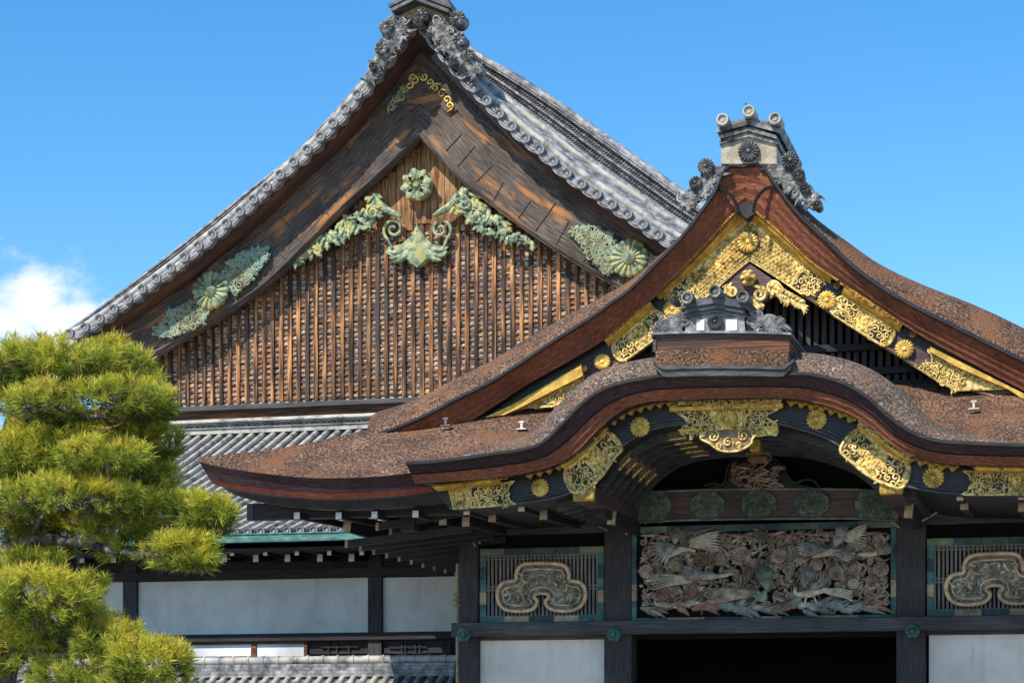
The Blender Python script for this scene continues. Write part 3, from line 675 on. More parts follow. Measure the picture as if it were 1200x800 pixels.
m = MB(); m.box(XA, XB, YW+.15, YW+.5, 0, W(0, 620, YW).z); m.box(XA, XB, YW+.1, YW+.15, 0, W(0, 750, YW).z); m.build('hall_wall', M['dark'], hall)
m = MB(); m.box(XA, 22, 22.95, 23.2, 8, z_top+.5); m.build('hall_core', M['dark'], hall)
# white downpipe beside the porch
m = MB(); a = W(536.5, 680, 6.2); m.tube([Vector((a.x, 6.2, W(536, 660, 6.2).z)), Vector((a.x, 6.2, 0))], .045, 10)
for v in (706, 712, 718, 745): m.lathe(a.x, 0, 0, [(0, 0)], 3) if 0 else m.box(a.x-.075, a.x+.075, 6.13, 6.27, W(0, v, 6.2).z-.02, W(0, v, 6.2).z+.02)
m.build('downpipe', M['cream'], hall)

# ================================================================ tiled wall in front of the hall
tw = thing('tiled_wall', 'low plastered wall capped with rounded grey ridge tiles, between the pine and the porch pillar', 'wall')
Yt = 7.5; zr = W(380, 773, Yt).z; xa, xb = W(-260, 780, Yt).x, W(536, 780, Yt).x
m = MB(); x = xa; i = 0
while x < xb:
    m.tube([Vector((x, Yt, zr)), Vector((x+.30, Yt, zr))], .095, 10); m.tube([Vector((x+.30, Yt, zr)), Vector((x+.36, Yt, zr))], .112, 10); x += .36
m.build('ridge_tile', M['tile_lichen'], tw, smooth='auto')
m = MB()
for j in range(4): m.box(xa, xb, Yt-.2-.025*j, Yt+.2+.025*j, zr-.115-.075*(j+1)+.03, zr-.07-.075*(j+1)+.055)
m.build('ridge_course', M['tile'], tw)
m = MB(); zz = zr-.40
for sg in (-1, 1):
    m.grid([[Vector((xa, Yt+sg*.15, zz)), Vector((xb, Yt+sg*.15, zz))], [Vector((xa, Yt+sg*.95, zz-.42)), Vector((xb, Yt+sg*.95, zz-.42))]], flip=sg > 0)
m.build('roof_slope', M['tile_pan'], tw)
m = MB(); x = xa
while x < xb:
    for sg in (-1, 1): m.tube([Vector((x, Yt+sg*(.15+.8*t), zz+.03-.42*t)) for t in (0, .33, .66, 1)], .07, 8)
    x += .26
m.build('round_tile_row', M['tile_lichen'], tw, smooth='auto')
m = MB(); m.box(xa, xb, Yt-.25, Yt+.25, 0, zz-.2); m.build('wall_body', M['plaster'], tw)
# ================================================================ ENTRANCE PORCH
porch = thing('entrance_porch', 'ornate entrance porch with thick bark roofs, curved gable, gold fittings and carved bird panel', 'porch')
def mirx(c): return [Vector((-p.x, p.y, p.z)) for p in c]
def setY(c, Y): return [Vector((p.x, Y, p.z)) for p in c]
# ---- upper gable: surveyed edges of the bark verge
YG0, YG1, YGB = 2.0, 2.35, 2.6
GtopL = [(872, 196), (852, 197), (837, 228), (820, 252), (800, 278), (770, 309), (740, 339), (715, 357), (690, 375), (655, 397), (620, 420), (578, 447), (532, 470), (500, 487), (462, 503), (430, 513)]
GtopR = [(872, 196), (892, 194), (908, 216), (933, 249), (967, 282), (1008, 320), (1058, 353), (1117, 383), (1200, 424), (1245, 443), (1300, 463), (1340, 476)]
GbotL = [(875, 243), (855, 262), (830, 288), (808, 311), (787, 331), (744, 368), (711, 396), (665, 424), (620, 449), (585, 472), (550, 494), (515, 512), (480, 526), (450, 534)]
GbotR = [(875, 243), (900, 264), (930, 291), (958, 316), (1017, 353), (1075, 391), (1130, 421), (1183, 449), (1230, 472), (1270, 489), (1320, 506)]
def knee(c, n=70): return c
gl, gr_ = path(GtopL, YG0, 70), path(GtopR, YG0, 70)
gbl, gbr = path(GbotL, YG1, 70), path(GbotR, YG1, 70)
GN = []
roofp = None
for side, (c, b) in enumerate(((gl, gbl), (gr_, gbr))):
    fl = side == 1
    N = []
    for i in range(len(c)):
        t = (c[min(i+1, 70)]-c[max(i-1, 0)]).normalized(); q = Vector((-t.z, 0, t.x)); q = -q if q.z < 0 else q; N.append(q)
    for _ in range(6): N = [(N[max(i-1, 0)]+N[i]+N[min(i+1, 70)]).normalized() for i in range(71)]
    N[0] = Vector((0, 0, 1)); N[1] = (N[0]+N[1]).normalized()
    sec = [(0, .0), (.06, .10), (.2, .24), (.45, .42), (.8, .60), (1.2, .72), (1.6, .77), (2.2, .78), (22, .78)]
    tq = [(lambda f: .25+.75*f*f*(3-2*f))(min(1, i/46)) for i in range(71)]
    m = MB(); m.grid([[p+Vector((0, a, 0))+n_*q*g_ for p, n_, g_ in zip(c, N, tq)] for a, q in sec], flip=fl)
    rf = m.build('upper_bark_roof', M['bark_top'], porch, smooth=True)
    m = MB()      # cut edge of the bark, in packed layers
    rows = []
    for k in range(9):
        f = k/8; y = .04*(k % 2)
        rows.append([p.lerp(q, f)+Vector((0, y*.5-.06*math.sin(PI*f)*0, 0)) for p, q in zip(c, b)])
    m.grid(rows, flip=not fl)
    m.build('bark_edge', M['bark_cut'], rf)
    m = MB(); m.tube([p+Vector((0, -.02, 0))+q*.01 for p, q in zip(c, N)], .04, 6); m.build('edge_strip', M['lacquer'], rf)
    m = MB(); m.grid([b, [p+Vector((0, .25, .02)) for p in b], [p+Vector((0, 1.4, .12)) for p in b]], flip=not fl); m.build('soffit', M['black_wood'], porch)
    GN.append(N)
m = MB()    # the two curls where the layers meet under the ridge
for pts in ([(836, 226), (846, 223), (856, 229), (863, 240), (867, 252)], [(884, 250), (886, 238), (892, 228), (902, 221), (911, 222)]):
    c = path(pts, YG0+.12, 16); m.tube([p+Vector((0, -.1, 0)) for p in c], .035, 5)
m.build('layer_curl', M['dark'], porch)
m = MB(); m.prism(ppoly([(868, 240), (875, 236), (882, 240), (886, 249), (875, 256), (864, 250)], YG1-.12), YG1-.12, YG1+.3); m.build('ridge_block', M['lacquer'], porch)

# ---- boards and gilt fittings
class Board:
    def __init__(s, A, B, Y, n=160, mirror=False):
        s.a = path(A, Y, n) if not isinstance(A[0], Vector) else even(A, n); s.b = path(B, Y, n) if not isinstance(B[0], Vector) else even(B, n); s.Y = Y; s.n = n; s.pair()
        s.L = sum((s.a[i]-s.a[i-1]).length for i in range(1, n+1)); s.fl = s.a[-1].x > s.a[0].x
    def pair(s):
        "match every point of the upper edge with the point of the lower edge square across from it"
        bb = even(s.b, 600); j = 0; idx = []
        for i, p in enumerate(s.a):
            lo, hi = j, min(600, j+40); j = min(range(lo, hi+1), key=lambda k: (bb[k]-p).length); idx.append(j)
        idx[0] = 0; idx[-1] = 600
        for q in range(20): idx = [idx[0]]+[(idx[k-1]+idx[k]+idx[k+1])/3 for k in range(1, s.n)]+[idx[-1]]
        s.b = [at(bb, k/600) for k in idx]
    def P(s, f, t, dy=0): return at(s.a, f).lerp(at(s.b, f), t)+Vector((0, -dy, 0))
    def body(s, name, mt, par, dep=.18):
        m = MB(); rows = [[s.P(i/s.n, t) for i in range(s.n+1)] for t in (0, .2, .4, .6, .8, 1)]
        rows.append([p+Vector((0, dep, 0)) for p in rows[-1]]); rows.append([p+Vector((0, dep, 0)) for p in rows[0]]); rows.append(rows[0])
        m.grid(rows, flip=s.fl)
        for e in (0, s.n): m.add([s.a[e], s.b[e], s.b[e]+Vector((0, dep, 0)), s.a[e]+Vector((0, dep, 0))], [(0, 1, 2, 3)])
        return m.build(name, mt, par)
    def u2f(s, u):      # fraction along the board seen at picture column u
        best = min(range(s.n+1), key=lambda i: abs(colu((s.a[i]+s.b[i])/2)-u)); return best/s.n
    def plate(s, f0, f1, e0, e1, par, name='gilt_plate', mt='gold', dy=.03, t0=0, t1=1, border=.02, curls=None, seed=1, nets=None, dark=None, cr_=.07):
        "f0..f1 along the board; e0/e1: end shape functions of t giving an extra fraction; curls: list of (fa, fb) zones of openwork"
        m = MB(); R_ = 12; C = 24; rows = []
        for i in range(R_+1):
            t = i/R_; tt = t0+(t1-t0)*t; g0 = f0-e0(t); g1 = f1+e1(t)
            rows.append([s.P(g0+(g1-g0)*j/C, tt, dy) for j in range(C+1)])
        m.grid(rows, flip=s.fl)
        rim = rows[0]+[r[-1] for r in rows[1:]]+rows[-1][::-1][1:]+[r[0] for r in rows[::-1][1:-1]]
        q = [p+Vector((0, .05, 0)) for p in rim]
        m.grid([rim+[rim[0]], q+[q[0]]], flip=not s.fl)
        o = m.build(name, M[mt], par)
        m = MB(); m.tube([p+Vector((0, -.012, 0)) for p in rim+[rim[0]]], border, 5)
        m.build('raised_rim', M['gold'], o, smooth=True)
        if curls:
            for ci, (fa, fb) in enumerate(curls):
                Pz = [(p.x, p.z) for p in [s.P(fa+(fb-fa)*j/10, t0+.08*(t1-t0)) for j in range(11)]+[s.P(fb+(fa-fb)*j/10, t1-.08*(t1-t0)) for j in range(11)]]
                full = [(p.x, p.z) for p in rim]
                m = MB(); m.prism([(x, z) for x, z in Pz], s.Y-dy-.006, s.Y-dy-.003); 
                # keep the dark ground only inside the plate
                m.build('openwork_ground', M['lacquer'], o) if dark is not False else None
                m = MB(); g2 = MB(); 
                m.fill([pp for pp in Pz], s.Y-dy-.015, cr_, cr_*.24, .8, seed+ci, 1.62)
                m.build('openwork_scroll', M['gold'], o, smooth=True)
        if nets:
            m = MB()
            for fa, fb in nets:
                st = .085; L = s.L*(fb-fa); nI = max(2, int(L/st)); H = (at(s.a, (fa+fb)/2)-at(s.b, (fa+fb)/2)).length*(t1-t0); nJ = max(2, int(H/st))
                for i in range(nI):
                    for j in range(nJ):
                        f = fa+(fb-fa)*(i+.5+.5*(j % 2-.5))/nI; t = t0+(t1-t0)*(.1+.8*(j+.5)/nJ); p = s.P(f, t, dy+.0)
                        m.lathe(p.x, p.z, p.y, [(0, -.022), (.018, -.022), (.024, -.004), (.036, -.014), (.045, 0)], 6)
            m.build('chased_ground', M['gold'], o)
        return o
def colu(p):
    dx, dy = p.x-CAMX, p.y-CAMY
    return 600+FPX*(dx*math.cos(TH)+dy*math.sin(TH))/(-dx*math.sin(TH)+dy*math.cos(TH))
def medallion(u, v, Y, r, par=None, mt='gold_soft', name='gilt_rosette', n=16, dep=.06):
    x, z = ppt(u, v, Y); m = MB(); m.chrys(x, z, Y-.01, r*PX(Y), n, dep, .22, per=8)
    return m.build(name, M[mt], par or porch, smooth=True)
zero = lambda t: 0
notch = lambda k: (lambda t: k*(abs(t-.5)*2)**1.0+k*.12*math.cos(t*6*PI))
point = lambda k: (lambda t: k*(1-abs(t-.5)*2)+k*.12*math.cos(t*6*PI))
lobe = lambda k: (lambda t: k*(max(0, 1-(2*t-1)**2))**.5)

BinL = [(879, 306), (865, 317), (840, 339), (810, 363), (780, 388), (742, 417), (712, 434), (683, 448), (650, 465), (604, 482)]
BoutL = [(876, 245), (856, 263), (831, 289), (809, 312), (786, 333), (744, 369), (711, 397), (665, 425), (630, 445), (568, 489)]
BinR = [(879, 306), (900, 319), (946, 349), (990, 378), (1033, 405), (1075, 431), (1104, 447), (1135, 456), (1200, 478)]
BoutR = [(876, 245), (901, 265), (931, 292), (959, 317), (1018, 354), (1076, 392), (1131, 422), (1184, 451), (1240, 478)]
GB = []
for A, B in ((BoutL, BinL), (BoutR, BinR)):
    bd = Board(A, B, YGB); o = bd.body('gable_board', M['purple_wood'], porch); GB.append((bd, o))
    m = MB(); m.tube([bd.P(i/80, .97, .02) for i in range(81)], .035, 4)
    # upper lip of the board is black lacquer
    m2 = MB(); m2.grid([[bd.P(i/80, t, .02) for i in range(81)] for t in (0, .38)], flip=bd.fl); m2.build('lacquer_band', M['lacquer'], o)
    m.build('board_moulding', M['bronze'], o)
(bL, oL), (bR, oR) = GB
# crest plate over the peak: both arms, tooled ground, openwork ends, mouldings
for bd, o, uu, u1 in ((bL, oL, 812, 790), (bR, oR, 938, 960)):
    f1 = bd.u2f(uu); f2 = bd.u2f(u1)
    bd.plate(0.0, f1, zero, zero, o, 'gilt_peak_plate', nets=[(0.01, f1)], dy=.035, t0=.16)
    bd.plate(f1*.98, f2*1.02, zero, notch(-.03), o, 'gilt_openwork_plate', curls=[(f1, f2*1.04)], dy=.045, t0=.12, t1=1, seed=9, cr_=.075)
    m = MB(); rows = [[bd.P(f2*1.08*i/40, t, d) for i in range(41)] for t, d in ((-.02, .22), (.02, .26), (.08, .22), (.14, .08), (.17, .06))]
    m.grid(rows, flip=bd.fl); m.build('gilt_cornice', M['gold_plain'], o)
    m = MB()
    for i in range(46): p = bd.P(f2*1.15*(i+.5)/46, -.03, .27); m.blob((p.x, p.y, p.z), .035, .03, .03, 0, 6, 4)
    m.build('beaded_edge', M['gold_dark'], o, smooth=True)
m = MB(); x, z = ppt(876.5, 283.5, YGB-.06); m.lathe(x, z, YGB-.06, [(0, -.01), (13.6*PX(YGB), -.01), (13.9*PX(YGB), .03)], 32); m.build('crest_ground', M['purple_wood'], oR)
medallion(876.5, 283.5, YGB-.08, 12.5, oR, name='gilt_crest')
# inner pendant of the upper gable: hexagonal flower, volutes
m = MB(); x, z = ppt(877, 326, YGB-.1); m.chrys(x, z, YGB-.12, 9.5*PX(YGB), 6, .12, .3, per=12); m.lathe(x, z, YGB-.2, [(0, -.1), (.06, -.09), (.08, 0), (.08, .1)], 12)
pend = m.build('gilt_flower_boss', M['gold'], porch, smooth=True)
m = MB(); m.prism(ppoly([(877, 308), (852, 326), (846, 345), (860, 358), (877, 368), (893, 356), (915, 340), (905, 327)], YGB-.02), YGB-.02, YGB+.1); m.build('pendant_board', M['purple_wood'], pend)
m = MB(); Yp = YGB-.12
for u, v, r, a, d in ((890, 345, 8.5, 1.6, -1), (906, 337, 7.5, .5, 1), (858, 341, 6.5, 2.2, 1), (853, 340, 5, 2, -1)):
    x, z = ppt(u, v, Yp); m = MB(); m.curl(x, z, Yp, r*PX(Yp), a, d, 1.5, .038, 22); m.build('gilt_volute', M['gold'], pend, smooth='auto')
m = MB()
for i in range(26):
    t = i/25; x, z = ppt(905+t*36, 338+t*20, Yp); m.leaf(x, z, Yp-.02, .2, .1, -1.2+rnd.uniform(-.5, .5), rnd.uniform(-1, 1), .06, 5, 1); 
    if i % 3 == 0: m.blob((x, Yp, z+.05), .08, .08, .07)
for i in range(16):
    t = i/15; x, z = ppt(850-t*24, 342+t*14, Yp); m.leaf(x, z, Yp-.02, .18, .09, -1.9+rnd.uniform(-.5, .5), rnd.uniform(-1, 1), .06, 5, 1)
x, z = ppt(884, 356, Yp)
for k in range(5): m.leaf(x, z, Yp, .22, .12, -PI/2+(k-2)*.5, 0, .06, 5)
m.prism(ppoly([(876, 352), (884, 350), (896, 357), (891, 367), (885, 371), (878, 366)], Yp+.02), Yp+.02, Yp+.1)
m.build('gilt_foliage', M['gold'], pend, smooth='auto')
for u, v, r in ((788, 362, 11), (706, 424, 10), (969, 352, 11), (1060, 409, 11)): medallion(u, v, YGB-.06, r, oL if u < 870 else oR)
for u, v in ((774, 347), (685, 432), (981, 335), (1070, 392)): medallion(u, v, YGB-.08, 4, oL if u < 870 else oR, 'gold_dark', 'small_boss', 8)
for bd, o, ua, ub in ((bL, oL, 770, 724), (bR, oR, 986, 1043)):
    fa, fb = bd.u2f(ua), bd.u2f(ub); e = .016; w_ = (fb-fa)
    bd.plate(fa, fb, lobe(e), lobe(e), o, nets=[(fa+w_*.33, fb-w_*.33)], curls=[(fa+.0, fa+w_*.3), (fb-w_*.3, fb)], dy=.04, t0=.30, t1=1.0, seed=33, border=.028, cr_=.085)
    m = MB(); rows = [[bd.P(fa-.01+(w_+.03)*i/16, t, d) for i in range(17)] for t, d in ((-.02, .2), (.06, .24), (.16, .2), (.26, .07), (.29, .05))]; m.grid(rows, flip=bd.fl); m.build('gilt_cornice', M['gold_plain'], o)
    m = MB(); P_ = [(p.x, p.z) for p in [bd.P(fa-.03+(w_+.07)*i/16, -.10) for i in range(17)]+[bd.P(fb+.0-(w_)*i/16, .06) for i in range(17)]]
    m.fill(P_, YGB-.25, .05, .016, .9, 7, 1.5); m.build('cornice_scroll', M['gold_dark'], o, smooth=True)
# pointed end plates at the feet of the board
for bd, o, ua, poly, pl in ((bL, oL, 682, [(682, 427), (683, 449), (662, 469), (648, 476), (604, 478), (622, 463), (655, 443)], [(681, 428), (600, 474), (568, 489), (590, 486), (606, 479), (683, 440)]),
                        (bR, oR, 1090, [(1090, 409), (1093, 425), (1072, 429), (1104, 449), (1122, 457), (1182, 455), (1160, 445), (1120, 425)], [(1090, 406), (1120, 421), (1168, 445), (1200, 461), (1200, 468), (1182, 456), (1120, 429), (1090, 412)])):
    m = MB(); m.prism(ppoly(poly, YGB-.05), YGB-.05, YGB); pp = m.build('gilt_end_plate', M['gold'], o)
    m = MB(); q = [W(u, v, YGB-.06) for u, v in poly]; m.tube(q+[q[0]], .025, 5); m.build('raised_rim', M['gold'], pp)
    m = MB(); sub = poly[:4]+[((poly[4][0]+poly[3][0])/2, (poly[4][1]+poly[3][1])/2), ((poly[6][0]+poly[0][0])/2, (poly[6][1]+poly[0][1])/2)] if bd is bL else [poly[0], poly[1], poly[2], poly[3], poly[4], (1132, 445), (1120, 427)]
    m.fill(ppoly(sub, YGB-.07), YGB-.07, .075, .018, .8, 3, 1.6); m.build('openwork_scroll', M['gold'], pp, smooth=True)
    m = MB(); m.prism(ppoly(pl, YGB-.2), YGB-.2, YGB); m.build('gilt_cornice', M['gold_plain'], pp)

# recessed gable wall with dark upright slats
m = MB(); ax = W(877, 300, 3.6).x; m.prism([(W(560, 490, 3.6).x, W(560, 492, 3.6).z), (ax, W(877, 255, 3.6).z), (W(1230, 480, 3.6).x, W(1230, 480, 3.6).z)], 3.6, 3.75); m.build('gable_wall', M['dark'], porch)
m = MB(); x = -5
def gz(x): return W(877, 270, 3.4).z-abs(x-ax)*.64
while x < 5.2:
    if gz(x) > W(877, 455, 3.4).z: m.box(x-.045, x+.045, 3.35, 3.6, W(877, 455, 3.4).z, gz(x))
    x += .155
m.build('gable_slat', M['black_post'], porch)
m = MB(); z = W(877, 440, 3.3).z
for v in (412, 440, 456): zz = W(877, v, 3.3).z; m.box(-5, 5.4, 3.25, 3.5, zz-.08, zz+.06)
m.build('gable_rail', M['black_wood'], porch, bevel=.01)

# ---- skirt roof
YS = -.2
eL = [(233, 540), (245, 544), (270, 549), (305, 554), (340, 558), (375, 560), (424, 559), (473, 555), (530, 546), (600, 534), (700, 528), (852, 524)]
eave_l = path(eL, YS, 60); eave_r = mirx(eave_l)
eave_r = [Vector((-p.x, YS, p.z+.0)) for p in eave_l]
hipL = [W(233, 539, YS), W(304, 532, .55), W(354, 524, 1.15), W(395, 514.5, 1.6), W(444, 504, 2.15), W(500, 484, 3.0)]
zg0 = W(700, 462, 3.4).z
hip = even(hipL, 24); top = hip[:]+[hip[-1].lerp(Vector((0, 3.4, zg0)), (i+1)/24) for i in range(24)]
top = [Vector((p.x, p.y, min(p.z, zg0))) for p in top]; top = even(top, 60)
kt_ = None
def lift(A, sgn):
    "where the undulating gable breaks through, the skirt starts on top of that gable's roof"
    global kt_
    if kt_ is None: kt_ = path([(476, 543), (510, 541), (550, 536), (585, 531), (613, 527), (637, 518), (662, 494), (686, 470), (718, 452), (767, 442), (800, 439), (845, 438), (920, 438)], -.9, 150)
    o = []
    for p in A:
        x = p.x*sgn; q = min(kt_, key=lambda k: abs(k.x-x)); f = min(1, max(0, (x-W(560, 540, -.9).x)/1.2))
        o.append(Vector((p.x, p.y+f*1.0, p.z+(max(p.z, q.z+.25)-p.z)*f)))
    return o
for sgn in (1, -1):
    A = eave_l if sgn == 1 else [Vector((-p.x, p.y, p.z)) for p in eave_l]; T = top if sgn == 1 else [Vector((-p.x, p.y, p.z)) for p in top]
    A0 = A; A = lift(A, sgn)
    m = MB(); rows = []
    for k in range(13):
        f = k/12; rows.append([p.lerp(q, f)+Vector((0, 0, -.10*math.sin(PI*f)*min(1, (q-p).length/2)))+Vector((0, 0, .06 if 0 < k else 0)) for p, q in zip(A, T)])
    m.grid(rows, flip=sgn == -1); sk = m.build('skirt_bark_roof', M['bark_top'], porch, smooth=True); c = A0
    # west / east slope running back from the hip
    H = hip if sgn == 1 else [Vector((-p.x, p.y, p.z)) for p in hip]
    m = MB(); m.grid([H, [Vector((p.x, 9.5, p.z)) for p in H]], flip=sgn == -1); m.build('side_bark_roof', M['bark_top'], porch)
    # eave edge: dark upper layers, red under layer, boards
    def px_off(c, dv, dy, dx=0): return [Vector((p.x+dx*sgn, p.y+dy, p.z-dv*PX(YS))) for p in c]
    NS = 34; c = A0[:NS]; tt = [i/60 for i in range(61)][:NS]
    def lay(dv0, dv1, inn):   # narrowing towards the corner the way the layers do
        return [Vector((p.x+sgn*inn*.55*max(0, 1-t*8), YS+inn, p.z-(dv0+(dv1-dv0)*min(1, t*6))*PX(YS))) for p, t in zip(c, tt)]
    l1, l2, l3, l4 = lay(20, 17, .22), lay(26, 23, .30), lay(28, 25, .5), lay(34, 34, .62)
    m = MB(); m.grid([c, [p.lerp(q, .5)+Vector((0, .02, 0)) for p, q in zip(c, l1)], l1], flip=sgn == 1); ee = m.build('eave_edge', M['bark_dark'], sk)
    m = MB(); m.grid([l1, l2], flip=sgn == 1); m.build('red_layer', M['bark_red'], ee)
    m = MB(); m.grid([l2, l3, l4, [p+Vector((0, .3, .0)) for p in l4], [p+Vector((0, 4.2, .35)) for p in l4]], flip=sgn == 1); m.build('eave_board', M['lacquer'], ee)
    c0 = c[0]; side = [c0, l1[0], l2[0], l3[0], l4[0], l4[0]+Vector((.9*sgn, .3, -.25))]
    m = MB(); m.grid([side[:2], [Vector((p.x, 9.5, p.z)) for p in side[:2]]], flip=sgn == -1); m.build('side_eave_edge', M['bark_dark'], ee)
    m = MB(); m.grid([side[2:], [Vector((p.x, 9.5, p.z)) for p in side[2:]]], flip=sgn == -1); m.build('side_soffit', M['lacquer'], ee)

# ---- karahafu (undulating gable)
YK, YKB = -.9, 0.0
KT = [(476, 543), (510, 541), (550, 536), (585, 531), (613, 527), (637, 518), (662, 494), (686, 470), (718, 452), (767, 442), (800, 439), (845, 438), (920, 438), (955, 440), (990, 450), (1018, 467), (1046, 492), (1074, 509), (1102, 517), (1147, 520), (1200, 522), (1235, 524)]
KB = [(487, 567), (540, 563), (595, 558), (648, 546), (676, 529), (704, 501), (732, 480), (760, 471), (795, 469), (852, 467), (920, 467), (955, 472), (990, 483), (1018, 499), (1046, 522), (1070, 534), (1105, 543), (1147, 545), (1200, 546), (1228, 547)]
kt, kb = path(KT, YK, 150), path(KB, YK+.35, 150)
N = []
for i in range(151):
    t = (kt[min(i+1, 150)]-kt[max(i-1, 0)]).normalized(); N.append(Vector((-t.z, 0, t.x)))
    if N[-1].z < 0: N[-1] = -N[-1]
def ease(i):      # the rounded back of the verge dies away into the eave at both ends
    f = i/150; e = min(1, max(0, (f-.04)/.22), max(0, (.96-f)/.22)); return .25+.75*e*e*(3-2*e)
sec = [(0, 0), (.03, .10), (.12, .22), (.3, .36), (.55, .47), (.9, .52), (1.4, .52)]
m = MB(); rows = [[p+Vector((0, a, 0))+n_*q*ease(i) for i, (p, n_) in enumerate(zip(kt, N))] for a, q in sec]
rows.append([Vector((p.x, 3.3, p.z+n_.z*.52*ease(i)+(.0 if ease(i) > .9 else .35*(1-ease(i))))) for i, (p, n_) in enumerate(zip(kt, N))])
m.grid(rows); kf = m.build('undulating_bark_roof', M['bark_grey'], porch, smooth=True)
mid = [p.lerp(q, .56)+Vector((0, 0, 0)) for p, q in zip(kt, kb)]
m = MB(); r = [[p.lerp(q, k/5)+Vector((0, .02*(k % 2), 0)) for p, q in zip(kt, mid)] for k in range(6)]; m.grid(r, flip=True); m.build('bark_edge', M['bark_dark'], kf)
m = MB(); r = [[p.lerp(q, k/4)+Vector((0, -.03+.02*(k % 2), 0)) for p, q in zip(mid, kb)] for k in range(5)]; r = [[p+Vector((0, .03, 0)) for p in r[0]]]+r; m.grid(r, flip=True); m.build('red_layer', M['bark_cut'], kf)
m = MB(); m.tube([p+Vector((0, -.02, 0)) for p in kt], .038, 6); m.build('edge_strip', M['black_wood'], kf)
m = MB(); m.grid([kb, [p+Vector((0, .3, .03)) for p in kb], [p+Vector((0, .65, .03)) for p in kb]], flip=True); m.build('soffit', M['lacquer'], kf)
for e, s_ in ((0, 1), (150, -1)):       # end faces
    a, c_, b = kt[e], mid[e], kb[e]
    for nm, p, q, mt in (('end_face', a, c_, 'bark_dark'), ('red_end_face', c_, b, 'bark_red')):
        m = MB(); f = [p, q, q+Vector((.0, 1.2, 0)), p+Vector((0, 1.2, 0))]; m.add(f, [(0, 1, 2, 3) if s_ > 0 else (3, 2, 1, 0)]); m.build(nm, M[mt], kf)
# lacquered board under it
KBo = [(505, 572), (525, 570), (562, 565), (600, 560), (648, 549), (676, 533), (704, 506), (732, 486), (760, 476), (795, 471), (852, 468), (910, 469), (950, 475), (985, 484), (1016, 501), (1046, 525), (1072, 538), (1105, 546), (1147, 548), (1200, 549), (1225, 550)]
KBi = [(528, 596), (545, 595), (570, 593), (608, 590), (650, 584), (680, 572), (702, 556), (722, 530), (748, 511), (780, 500), (852, 494), (905, 496), (940, 504), (972, 516), (994, 532), (1018, 552), (1046, 566), (1085, 575), (1130, 579), (1200, 579), (1222, 579)]
kbd = Board(KBo, KBi, YKB, 200); ko = kbd.body('undulating_board', M['lacquer'], porch, .22)
m = MB()
for t, r, d in ((.97, .03, .02), (.86, .022, .015), (.72, .018, .01)): m.tube([kbd.P(i/150, t, d) for i in range(151)], r, 5)
m.build('board_moulding', M['trim'], ko, smooth=True)
m = MB(); m.grid([[kbd.P(i/150, 0, -.02) for i in range(151)], [kbd.P(i/150, -.12, .5) for i in range(151)]]); m.build('upper_soffit', M['lacquer'], ko)
# row of little gilt clouds along the top of the board
gq = None
for i in range(64):
    f = (i+.5)/64; p = kbd.P(f, .04, .12); u = colu(p)
    if 525 < u < 612 or 662 < u < 706 or 788 < u < 916 or 1003 < u < 1056 or u > 1126 or u < 520: continue
    if gq is None:
        m = MB(); m.prism([(-.085, .045), (-.105, .015), (-.07, -.02), (-.045, -.035), (-.03, -.065), (0, -.085), (.03, -.065), (.045, -.035), (.07, -.02), (.105, .015), (.085, .045)], -.02, .02)
        m.blob((0, -.03, -.01), .05, .02, .035); gq = m.build('gilt_cloud', M['gold_dark'], ko, smooth='auto'); q = gq
    else: q = dup(gq, (0, 0, 0))
    q.location = p; tn = kbd.P(f+.01, 0)-kbd.P(f-.01, 0); q.rotation_euler = (0, -math.atan2(tn.z, tn.x), 0)
for u, v, r in ((633, 571, 11), (750, 500, 12), (957, 491, 12), (1094, 559, 12.5)): medallion(u, v, YKB-.04, r, ko)
# leg plates
for ua, ub, sg in ((668, 716, 1), (1000, 1058, -1)):
    fa, fb = kbd.u2f(ua), kbd.u2f(ub); w_ = fb-fa; e = .008
    kbd.plate(fa, fb, lobe(e), lobe(e), ko, nets=[(fa+w_*.35, fb-w_*.35)], curls=[(fa, fa+w_*.32), (fb-w_*.32, fb)], dy=.05, t0=.2, t1=1.12, seed=41, border=.03, cr_=.085)
    m = MB(); rows = [[kbd.P(fa-.004+(w_+.008)*i/16, t, d) for i in range(17)] for t, d in ((-.02, .22), (.05, .25), (.12, .2), (.19, .08))]; m.grid(rows, flip=True); m.build('gilt_cornice', M['gold_plain'], ko)
    m = MB(); P_ = [(p.x, p.z) for p in [kbd.P(fa-.012+(w_+.024)*i/16, -.2) for i in range(17)]+[kbd.P(fb-w_*i/16, .04) for i in range(17)]]
    m.fill(P_, YKB-.3, .055, .018, .9, 7, 1.5); q = [Vector((x, YKB-.3, z)) for x, z in P_]; m.tube(q+[q[0]], .016, 4); m.build('cornice_scroll', M['gold'], ko, smooth=True)
